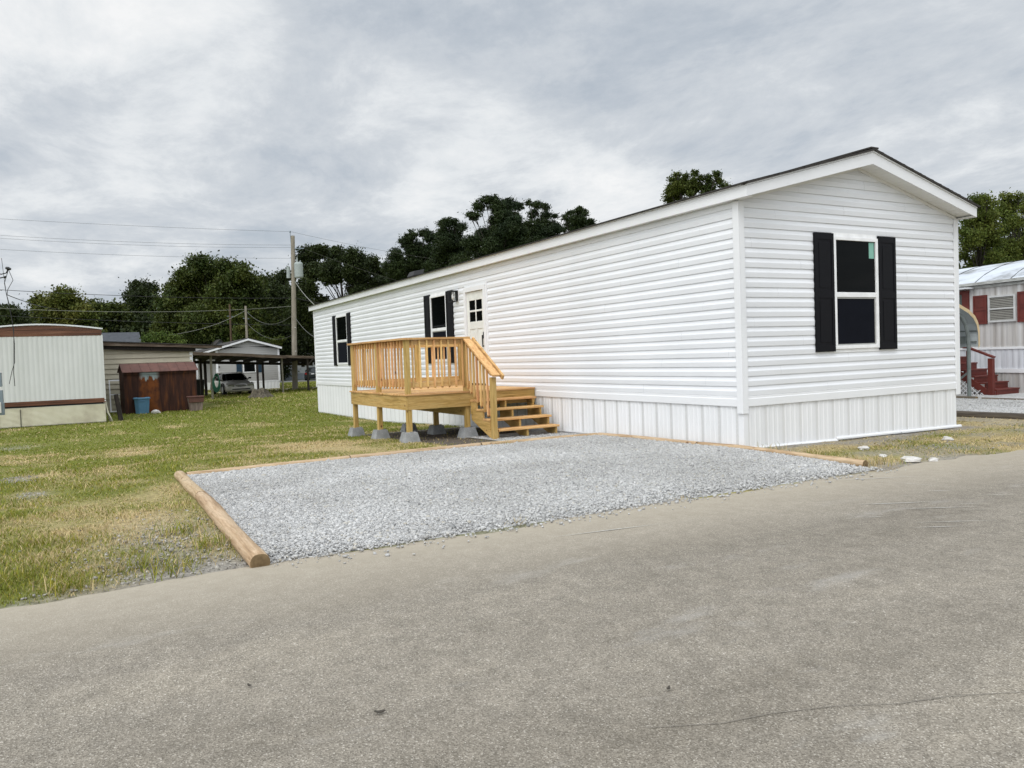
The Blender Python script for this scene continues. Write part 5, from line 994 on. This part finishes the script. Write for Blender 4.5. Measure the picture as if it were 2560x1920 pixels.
mb = MB().sheet([[(-3.60,y,z+.012) for y,z in prof],[(-3.60,9.6+(y-9.6)*.965,z-.06) for y,z in prof]]); mb.sheet([[(-3.60,y,z+.012) for y,z in prof],[(-3.70,y,z+.012) for y,z in prof]]); obj('edge_trim',mb,TAN,mc)
for x in (-3.72,-6.5,-9.6):
    arch = [(x,11.20,-.62),(x,11.20,.55),(x,11.19,.85),(x,11.10,1.12),(x,10.92,1.33),(x,10.4,1.56),(x,9.6,1.80),(x,8.8,1.56),(x,8.28,1.33),(x,8.1,1.12),(x,8.01,.85),(x,8.0,.55),(x,8.0,-.62)]
    obj('leg_frame',MB().tube(arch,.045,8).box(x-.08,x+.08,11.12,11.28,-.62,-.60),GALV,mc)
mb = MB()
for z in (.72,.98): mb.beam((-3.66,11.42,z),(-10,11.42,z),.02,.03)
mb.beam((-3.72,11.2,.0),(-4.5,11.2,-.6),.04,.04).box(-4.2,-3.9,11.36,11.40,.68,.86); obj('purlins',mb,GALV,mc)

# ------------------------------------------------------------------ trees: limbs plus leaf-sized faces clumped through each crown
BL_ = {
  't1': [(-76.71, -12.7, 6.4, 0.65), (-78.55, -12.14, 6.15, 0.63), (-79.19, -13.57, 6.64, 0.56), (-76.8, -12.69, 5.57, 0.87), (-76.64, -11.76, 5.44, 0.44), (-77.78, -14.04, 5.75, 0.91), (-80.0, -15.06, 6.25, 0.93)] ,
  't2': [(-87.88, -8.6, 8.68, 1.01), (-90.91, -10.62, 8.11, 1.12), (-88.4, -7.54, 7.79, 0.94), (-88.75, -9.06, 6.97, 1.79), (-86.38, -7.22, 6.6, 1.26), (-91.88, -11.32, 6.67, 0.95), (-93.26, -12.24, 5.97, 0.88), (-88.96, -9.9, 5.08, 1.7), (-90.06, -7.69, 4.66, 1.74)] ,
  't3': [(-95.52, -5.53, 7.71, 1.3), (-93.95, -3.86, 7.51, 1.01), (-96.16, -5.18, 6.26, 1.97), (-97.46, -3.02, 6.55, 1.44), (-98.27, -6.25, 4.96, 1.66), (-96.57, -3.58, 4.37, 1.66)] ,
  't4': [(-99.97, -0.79, 10.96, 0.84), (-98.22, 0.46, 10.62, 0.83), (-98.64, -1.51, 9.52, 0.83), (-97.24, -0.28, 9.41, 1.26), (-96.44, 0.87, 8.86, 0.68), (-101.05, -2.02, 7.48, 1.49), (-98.73, -0.73, 7.23, 1.96), (-98.84, 1.05, 6.83, 1.73), (-99.12, -0.82, 4.9, 1.97)] ,
  't5': [(-78.04, 3.92, 11.19, 1.1), (-80.06, 6.36, 10.98, 1.19), (-81.3, 2.92, 10.42, 1.09), (-75.0, 7.13, 9.74, 1.05), (-82.27, 5.01, 9.92, 1.94), (-76.44, 8.13, 8.76, 1.24), (-83.46, 2.16, 9.27, 1.11), (-76.63, 6.48, 8.15, 2.05), (-82.17, 1.33, 7.88, 1.1), (-83.4, 3.43, 7.64, 1.94), (-78.2, 9.13, 7.59, 0.93), (-78.69, 0.34, 7.2, 0.65), (-79.75, 8.15, 11.29, 0.47), (-77.44, 4.14, 5.16, 2.44), (-75.12, 6.86, 5.0, 2.22), (-83.86, 1.77, 5.31, 2.15), (-76.44, 5.45, 3.47, 2.03)] ,
  't6': [(-86.94, 11.93, 10.39, 0.94), (-87.01, 13.31, 10.28, 1.04), (-84.5, 13.89, 10.96, 0.6), (-83.56, 12.04, 8.48, 1.63), (-82.24, 13.52, 8.37, 1.44), (-83.9, 10.74, 7.46, 1.63), (-82.16, 11.96, 5.54, 2.24), (-85.17, 14.92, 5.92, 2.11), (-82.57, 9.82, 4.48, 2.22)] ,
  't7': [(-70.46, 12.82, 11.42, 1.03), (-68.54, 13.58, 11.58, 0.78), (-70.27, 15.67, 11.48, 1.05), (-64.42, 15.45, 10.53, 0.98), (-66.42, 17.67, 10.27, 0.94), (-67.76, 19.26, 9.59, 0.64), (-71.09, 13.31, 9.84, 1.04), (-65.72, 13.71, 9.33, 1.28), (-69.22, 17.57, 9.4, 1.21), (-64.42, 17.83, 8.36, 0.61), (-66.87, 11.52, 7.83, 1.06), (-64.17, 15.93, 7.33, 0.75), (-67.57, 19.58, 8.86, 0.6), (-71.06, 12.31, 5.52, 1.8), (-70.99, 13.95, 6.71, 1.05), (-68.2, 17.17, 5.91, 1.59), (-67.03, 18.43, 6.02, 1.39)] ,
  'p1': [(-58.37, 18.99, 11.86, 0.53), (-58.72, 18.59, 11.26, 0.59), (-57.93, 17.28, 10.05, 0.63), (-59.64, 19.8, 11.0, 0.76), (-58.25, 20.21, 12.11, 0.48), (-57.35, 20.5, 11.56, 0.59), (-59.65, 18.48, 9.67, 0.59), (-58.36, 20.41, 10.31, 0.86), (-60.53, 17.93, 9.32, 0.49), (-58.12, 19.01, 9.28, 0.69), (-55.72, 19.69, 8.8, 0.73)] ,
  'p2': [(-53.25, 20.32, 12.25, 0.5), (-56.63, 21.26, 12.75, 0.37), (-53.55, 21.03, 12.23, 0.36), (-53.98, 20.17, 11.45, 0.61), (-54.57, 21.56, 11.5, 0.57), (-55.17, 21.34, 10.65, 0.89), (-56.12, 22.9, 12.43, 0.48), (-54.35, 20.15, 9.78, 0.82), (-54.16, 21.88, 10.11, 0.72)] ,
  'p3': [(-49.61, 22.79, 13.69, 0.39), (-49.62, 22.05, 13.57, 0.39), (-50.31, 21.84, 13.18, 0.51), (-49.28, 22.92, 12.96, 0.68), (-50.24, 24.58, 13.43, 0.6), (-49.43, 20.88, 12.21, 0.4), (-47.94, 24.18, 12.79, 0.41), (-48.58, 23.06, 11.99, 0.68), (-47.31, 23.44, 11.52, 0.57), (-49.22, 20.35, 12.13, 0.24), (-47.3, 22.76, 10.82, 0.76), (-47.96, 21.55, 9.55, 0.81), (-49.04, 20.3, 9.94, 0.67), (-51.55, 22.57, 11.18, 0.45), (-50.26, 23.04, 11.4, 0.4), (-49.34, 25.11, 10.95, 0.55)] ,
  'p4': [(-51.87, 27.46, 14.09, 0.27), (-52.25, 28.46, 13.94, 0.44), (-54.1, 30.47, 14.31, 0.39), (-52.95, 28.49, 13.3, 0.43), (-52.86, 29.82, 13.25, 0.45), (-50.83, 29.46, 12.83, 0.25), (-52.0, 29.73, 12.2, 0.53), (-51.04, 28.01, 11.55, 0.67), (-54.57, 28.73, 11.49, 0.65), (-51.12, 29.4, 11.42, 0.47)] ,
  'p5': [(-56.21, 35.56, 14.72, 0.39), (-59.78, 36.95, 15.11, 0.41), (-58.84, 38.06, 15.01, 0.44), (-57.0, 34.56, 14.03, 0.37), (-56.98, 35.92, 14.1, 0.49), (-56.13, 36.94, 13.62, 0.37), (-59.59, 36.63, 13.76, 0.51), (-58.27, 37.18, 13.58, 0.43), (-57.91, 34.83, 13.05, 0.31), (-57.91, 36.2, 12.76, 0.59)] ,
  't9': [(-37.18, 31.47, 13.64, 0.2), (-38.14, 31.87, 13.48, 0.22), (-38.18, 32.46, 13.49, 0.26), (-37.77, 32.87, 13.76, 0.22), (-36.97, 33.01, 13.82, 0.24), (-36.41, 33.11, 13.37, 0.22), (-38.67, 32.07, 13.08, 0.18), (-37.32, 31.66, 12.77, 0.3), (-37.55, 33.18, 13.13, 0.32), (-36.1, 33.56, 13.33, 0.24), (-35.04, 33.35, 13.34, 0.22), (-36.63, 35.03, 13.36, 0.28), (-37.44, 34.97, 13.32, 0.23), (-37.64, 31.35, 12.26, 0.16), (-37.79, 32.15, 12.3, 0.28), (-36.44, 32.06, 12.23, 0.2), (-35.28, 34.03, 12.57, 0.18), (-35.97, 35.24, 12.84, 0.12), (-37.86, 32.62, 11.75, 0.49), (-35.42, 32.5, 11.48, 0.47)] ,
  'ta': [(-15.4, 31.46, 7.71, 0.2), (-15.35, 32.12, 7.77, 0.19), (-14.78, 31.47, 7.5, 0.2), (-15.93, 32.68, 7.57, 0.27), (-15.8, 33.7, 7.67, 0.14), (-15.53, 32.48, 7.13, 0.31), (-15.99, 31.91, 6.58, 0.28), (-16.1, 33.17, 6.63, 0.35), (-15.83, 31.11, 6.18, 0.22), (-15.37, 33.0, 7.03, 0.19), (-16.31, 32.98, 6.02, 0.35), (-16.26, 32.33, 5.51, 0.32), (-16.57, 34.53, 5.96, 0.33), (-16.67, 34.4, 5.31, 0.4), (-16.92, 32.88, 5.13, 0.26), (-16.36, 33.03, 4.74, 0.32), (-15.24, 32.73, 4.91, 0.25)] ,
  'tb': [(-17.87, 38.37, 8.74, 0.18), (-17.31, 38.04, 8.58, 0.17), (-16.95, 38.22, 8.58, 0.19), (-17.83, 38.61, 8.41, 0.25), (-17.35, 38.65, 8.25, 0.3), (-16.63, 38.09, 7.81, 0.27), (-16.51, 36.77, 7.04, 0.37), (-17.12, 37.03, 6.65, 0.24), (-18.31, 40.73, 6.82, 0.4), (-18.67, 40.09, 6.3, 0.37), (-17.85, 39.52, 5.81, 0.43), (-16.7, 38.34, 7.16, 0.31), (-17.25, 39.73, 8.37, 0.32), (-17.71, 40.88, 6.38, 0.43)] ,
  'bush': [(-40.87, -4.0, 2.41, 0.31), (-40.6, -3.51, 2.48, 0.31), (-40.28, -2.92, 2.36, 0.29), (-40.6, -3.53, 2.12, 0.4), (-40.11, -2.64, 2.08, 0.27), (-40.98, -4.22, 2.08, 0.27)] ,
  'sap1': [(-61.38, 4.51, 3.9, 0.37), (-61.43, 4.36, 3.29, 0.4), (-61.0, 5.17, 3.53, 0.34), (-60.76, 5.63, 3.98, 0.27), (-60.88, 5.35, 2.92, 0.4)] ,
  'sap2': [(-62.39, 6.74, 2.94, 0.31), (-61.97, 7.49, 2.81, 0.35), (-61.76, 7.9, 3.03, 0.21), (-62.14, 7.17, 2.37, 0.49), (-62.56, 6.41, 2.54, 0.28)] ,
}
def crown(blobs, seed, leaf, per, clump, fill=1.0, up=.3, needle=False):
    r = np.random.default_rng(seed); P = []
    for x,y,z,rad in blobs:
        nc = max(5, int(per*1.45*(rad/clump)**2*fill)); rad = rad*1.06
        dirs = r.normal(0,1,(nc,3)); dirs /= np.linalg.norm(dirs,axis=1)[:,None]; q = (r.uniform(0,1,(nc,1))**.45)*rad*np.array([1,1,.9]); cc = np.array([x,y,z])+dirs*q
        cs = clump*r.uniform(.4,.95,(nc,1,1))*np.where(r.uniform(0,1,(nc,1,1))<.18,1.9,1.); m = 26
        P.append((cc[:,None,:]+r.normal(0,1,(nc,m,3))*cs*np.array([1,1,.62 if not needle else .5])).reshape(-1,3))
    P = np.concatenate(P); n = len(P); s = leaf*.72*r.uniform(.6,1.35,(n,1))
    a = r.normal(0,1,(n,3)); a /= np.linalg.norm(a,axis=1)[:,None]; b = r.normal(0,1,(n,3)); b[:,2] *= (1-up); b -= a*(a*b).sum(1)[:,None]; b /= np.linalg.norm(b,axis=1)[:,None]
    w = .30 if needle else .62
    V = np.stack([P-a*s, P+b*s*w-a*s*.1, P+a*s, P-b*s*w+a*s*.05],1)
    V[:,1] += np.cross(a,b)*s*.18
    return V.reshape(-1,3), (4*np.arange(n)[:,None]+np.arange(4)[None])
def tree(name, lab, key, mat, leaf, per, clump, group, fill=1., needle=False, trunk=None, cat='tree', base=None, extra=()):
    bl = BL_[key]+list(extra); A = np.array(bl); top = A[:,2].max(); wts = A[:,3]**2; cx, cy = (A[:,0]*wts).sum()/wts.sum(), (A[:,1]*wts).sum()/wts.sum()
    if base: cx, cy = base
    gzz = g1(cx,cy); t = thing(name,lab,cat,(cx,cy,gzz),group); seed = sum(map(ord,key))
    V, F = crown(bl,seed,leaf,per,clump,fill,.3,needle); o = np_mesh('crown',V-np.array([cx,cy,gzz]),F,mat); o.parent = t
    rr = random.Random(seed); H = top-gzz; tr_ = trunk or max(.05,H*.018); mb = MB(); zc = A[:,2].min(); pts = [(cx,cy,gzz-.2)]; 
    for i in range(1,7): f = i/6; pts.append((cx+rr.uniform(-.012,.012)*H,cy+rr.uniform(-.012,.012)*H,gzz+H*.80*f))
    mb.tube(pts,[tr_*(1.25-.95*i/6) for i in range(7)],8)
    for x,y,z,rad in bl:
        h0 = min(max((z-gzz)*.62,.15*H),.72*H); k = min(5,int(h0/(H*.80)*6)); st_ = Vector(pts[k]).lerp(Vector(pts[k+1]),min(1,max(0,h0/(H*.80)*6-k))); en = Vector((x,y,z+.1*rad)); md = st_.lerp(en,.5)+Vector((0,0,.06*(en-st_).length)); q = tr_*.42
        q *= .62; mb.tube([st_,md,en],[q,q*.5,q*.15],5)
        for _ in range(3): e2 = en+Vector((rr.uniform(-1,1),rr.uniform(-1,1),rr.uniform(-.2,.9)))*rad*.8; mb.tube([md.lerp(en,.6),e2],[q*.35,q*.1],4,False)
    obj('trunk',mb,BARK,t,0,True); return t
def under(key, n, dz, rmul, seed):                  # lower boughs hanging beneath the listed crown masses
    rr = random.Random(seed); out = []
    for i in range(n): x,y,z,r_ = rr.choice(BL_[key]); out.append((x+rr.uniform(-1,1)*r_,y+rr.uniform(-1,1)*r_,max(.6,z-dz*rr.uniform(.4,1)),max(.5,r_*rmul)))
    return out
GB = 'leafy trees beyond the trailers'; GP = 'pines behind the white home'
tree('broadleaf_tree','small dark tree over the trailer roof at the left edge','t1',LEAF_D,.17,10,.36,GB,.55)
tree('broadleaf_tree','yellow green rounded tree rising behind the left trailer','t2',LEAF_Y,.20,11,.42,GB,.9,extra=under('t2',6,4,1,2))
tree('broadleaf_tree','low dark tree between the yellow green tree and the tall narrow one','t3',LEAF_M,.22,11,.45,GB,1,extra=under('t3',8,4,1,3))
tree('broadleaf_tree','tall narrow dark tree standing up left of the big round oak','t4',LEAF_D,.21,11,.42,GB,.8,extra=under('t4',6,5,1.2,4))
tree('broadleaf_tree','largest round oak, green topped, left of the tall pole','t5',LEAF_M,.20,11,.44,GB,.95,extra=under('t5',12,5,1,5))
tree('broadleaf_tree','dark tree directly behind the transformer pole','t6',LEAF_D,.21,11,.45,GB,1,extra=under('t6',10,5,1,6))
tree('broadleaf_tree','broad open crowned tree with forked trunk right of the tall pole','t7',LEAF_D,.15,10,.26,GB,.62,trunk=.26,extra=under('t7',10,2.2,.9,25))
tree('pine_tree','leftmost pine, spreading low over the white home roof','p1',LEAF_P,.14,9,.17,GP,0.558,True,extra=under('p1',14,2.6,1.3,21))
tree('pine_tree','pine with narrow top between leftmost pine and the tallest pine','p2',LEAF_P,.14,9,.17,GP,0.558,True,extra=under('p2',14,3,1.4,22))
tree('pine_tree','tallest pine with wide dark dome over the white home','p3',LEAF_P,.14,9,.17,GP,0.527,True,extra=under('p3',26,3.0,1.35,8))
tree('pine_tree','thin topped pine just right of the tallest pine','p4',LEAF_P,.14,9,.17,GP,0.496,True,extra=under('p4',12,2.5,1.4,9))
tree('pine_tree','rightmost rounded pine standing apart from the others','p5',LEAF_P,.14,9,.17,GP,0.496,True,extra=under('p5',9,1.6,1.1,23))
tree('broadleaf_tree','green tree top poking over the ridge of the white home','t9',LEAF_M,.10,9,.15,None,.5,extra=under('t9',10,.9,1.1,24))
tree('broadleaf_tree','bright leafy tree beside the white home eave over silver roof','ta',LEAF_R,.075,13,.17,'trees behind the streaked trailer',.62,extra=under('ta',10,2,1.6,10))
tree('broadleaf_tree','leafy tree at the right edge behind the silver roof','tb',LEAF_R,.08,13,.18,'trees behind the streaked trailer',.6,extra=under('tb',10,2,1.6,11))
tree('shrub','bright green bush showing over the annex roof','bush',LEAF_B,.075,14,.13,None,1.1,cat='shrub',extra=[(-40.6,-3.5,1.3,.7),(-40.5,-3.0,.4,.8)])
tree('sapling','yellow green sapling behind the grey house left of the tall pole','sap1',LEAF_Y,.10,9,.17,None,.7,trunk=.04,cat='sapling')
tree('sapling','low yellow green sapling beside the tall pole behind grey house roof','sap2',LEAF_Y,.10,9,.16,None,.7,trunk=.04,cat='sapling')
# far wood: one continuous dark mass behind the named trees
rr = random.Random(77); fw = []
for i in range(150):
    px = rr.uniform(-.02,.56); dd = rr.uniform(96,112); a = math.atan2(FWD[1],FWD[0])+math.atan((.5-px)*2560/1959.4); x = CAM.x+dd*math.cos(a); y = CAM.y+dd*math.sin(a)
    hmax = 5.0+3.2*math.sin(px*9+.4)**2+(2.2 if px>.2 else -1.2)-(3.5 if px<.05 else 0); fw.append((x,y,-1+rr.uniform(.05,1)*hmax,rr.uniform(1.3,2.3)))
for i in range(170):                                 # taller unseen wood, added past the left edge to darken window reflections
    px = rr.uniform(-.46,-.045); dd = rr.uniform(84,100); a = math.atan2(FWD[1],FWD[0])+math.atan((.5-px)*2560/1959.4); x = CAM.x+dd*math.cos(a); y = CAM.y+dd*math.sin(a)
    fw.append((x,y,-1+rr.uniform(.05,1)**.8*11.5,rr.uniform(1.7,2.6)))
for i in range(46):
    px = rr.uniform(.93,1.06); dd = rr.uniform(52,60); a = math.atan2(FWD[1],FWD[0])+math.atan((.5-px)*2560/1959.4); fw.append((CAM.x+dd*math.cos(a),CAM.y+dd*math.sin(a),-.6+rr.uniform(.1,1)*5.0,rr.uniform(.9,1.5)))
V,F = crown(fw,5,.34,9,.75,1.0); tag(np_mesh('woods',V,F,LEAF_D),'dark far off wood closing the view behind the trees','woods',kind='stuff')

# ------------------------------------------------------------------ sky, sun, camera
wd = D.worlds.new('World'); S.world = wd; wd.use_nodes = True; nt = wd.node_tree; bg = nt.nodes['Background']
SUN_EL, SUN_AZ = R(52), math.atan2(-.80,.60)        # sun behind the camera's left shoulder; azimuth as a plan angle from +X
sky = nt.nodes.new('ShaderNodeTexSky'); sky.sky_type='NISHITA'; sky.sun_disc=False; sky.sun_elevation=SUN_EL; sky.sun_rotation=math.pi/2-SUN_AZ; sky.air_density=1; sky.dust_density=2
tc = nt.nodes.new('ShaderNodeTexCoord'); sep = nt.nodes.new('ShaderNodeSeparateXYZ'); L(nt,tc.outputs['Generated'],sep.inputs[0])
def mth(op,a,b=None,c=None):
    n = nt.nodes.new('ShaderNodeMath'); n.operation = op
    for i,v in enumerate((a,b,c)):
        if v is None: continue
        if isinstance(v,(int,float)): n.inputs[i].default_value = v
        else: L(nt,v,n.inputs[i])
    return n.outputs[0]
zc = mth('MAXIMUM',sep.outputs[2],0); den = mth('ADD',zc,.16)
cmb = nt.nodes.new('ShaderNodeCombineXYZ'); L(nt,mth('DIVIDE',sep.outputs[0],den),cmb.inputs[0]); L(nt,mth('DIVIDE',sep.outputs[1],den),cmb.inputs[1])
mp = nt.nodes.new('ShaderNodeMapping'); L(nt,cmb.outputs[0],mp.inputs[0]); mp.inputs['Rotation'].default_value=(0,0,R(35)); mp.inputs['Scale'].default_value=(.8,1.0,1); mp.inputs['Location'].default_value=(1.3,.4,0)
c1 = noise(nt,mp.outputs[0],.62,6,.5,.15); c2 = noise(nt,mp.outputs[0],2.3,10,.66,.22)
cl = mth('ADD',mth('MULTIPLY',c1,.56),mth('MULTIPLY',c2,.44))
cr = ramp(nt,cl,[(.36,(4.9,5.5,6.15)),(.44,(5.75,6.25,6.85)),(.50,(6.8,7.2,7.65)),(.555,(8.4,8.7,8.95)),(.63,(9.9,9.97,10.))])
for e in cr.color_ramp.elements: e.color = [v/10. for v in e.color[:3]]+[1]
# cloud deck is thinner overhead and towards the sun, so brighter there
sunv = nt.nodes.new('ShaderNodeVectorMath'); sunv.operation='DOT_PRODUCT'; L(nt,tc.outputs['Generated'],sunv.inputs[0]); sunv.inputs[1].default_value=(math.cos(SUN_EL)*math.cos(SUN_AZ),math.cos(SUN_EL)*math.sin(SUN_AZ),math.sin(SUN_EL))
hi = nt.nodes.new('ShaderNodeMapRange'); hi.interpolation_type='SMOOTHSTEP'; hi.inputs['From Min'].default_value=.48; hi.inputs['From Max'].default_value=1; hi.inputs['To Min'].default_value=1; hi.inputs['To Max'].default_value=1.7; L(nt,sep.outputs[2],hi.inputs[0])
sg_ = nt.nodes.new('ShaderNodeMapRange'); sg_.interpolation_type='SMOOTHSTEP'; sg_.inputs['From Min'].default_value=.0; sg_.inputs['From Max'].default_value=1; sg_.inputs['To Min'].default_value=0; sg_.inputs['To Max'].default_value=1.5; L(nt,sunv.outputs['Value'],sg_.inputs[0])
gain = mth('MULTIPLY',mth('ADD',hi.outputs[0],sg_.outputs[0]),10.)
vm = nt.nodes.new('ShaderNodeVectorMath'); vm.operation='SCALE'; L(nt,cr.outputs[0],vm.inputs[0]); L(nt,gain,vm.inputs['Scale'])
cover = nt.nodes.new('ShaderNodeMapRange'); cover.inputs['From Min'].default_value=.30; cover.inputs['From Max'].default_value=.46; cover.inputs['To Min'].default_value=.72; cover.inputs['To Max'].default_value=.97; L(nt,cl,cover.inputs[0])
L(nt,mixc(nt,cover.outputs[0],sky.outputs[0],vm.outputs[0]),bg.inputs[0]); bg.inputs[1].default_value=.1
sl_ = D.lights.new('sun','SUN'); sl_.energy=1.15; sl_.angle=R(22); sl_.color=(1,.965,.91); so = D.objects.new('sun',sl_); COL.objects.link(so)
so.rotation_euler = Vector((math.cos(SUN_EL)*math.cos(SUN_AZ),math.cos(SUN_EL)*math.sin(SUN_AZ),math.sin(SUN_EL))).to_track_quat('Z','Y').to_euler(); so.location=(10,-20,30)
cd = D.cameras.new('camera'); cd.sensor_width=36; cd.lens=36*1959.4/2560; cd.clip_end=3000; cd.clip_start=.05; co = D.objects.new('camera',cd); COL.objects.link(co); S.camera = co
cy_,sy_ = math.cos(YAW),math.sin(YAW); fw_ = Vector((-sy_,cy_,0)); rt0 = Vector((cy_,sy_,0)); up0 = Vector((0,0,1)); f2 = fw_*math.cos(PITCH)+up0*math.sin(PITCH); u2 = up0*math.cos(PITCH)-fw_*math.sin(PITCH)
r3 = rt0*math.cos(ROLL)-u2*math.sin(ROLL); u3 = u2*math.cos(ROLL)+rt0*math.sin(ROLL)
co.matrix_world = Matrix((( r3.x,u3.x,-f2.x,CAM.x),(r3.y,u3.y,-f2.y,CAM.y),(r3.z,u3.z,-f2.z,CAM.z),(0,0,0,1)))
S.view_settings.view_transform='Standard'; S.view_settings.look='None'; S.view_settings.exposure=-.08; S.view_settings.gamma=1
S.cycles.max_bounces=6; S.cycles.diffuse_bounces=3; S.cycles.glossy_bounces=2; S.cycles.transparent_max_bounces=4
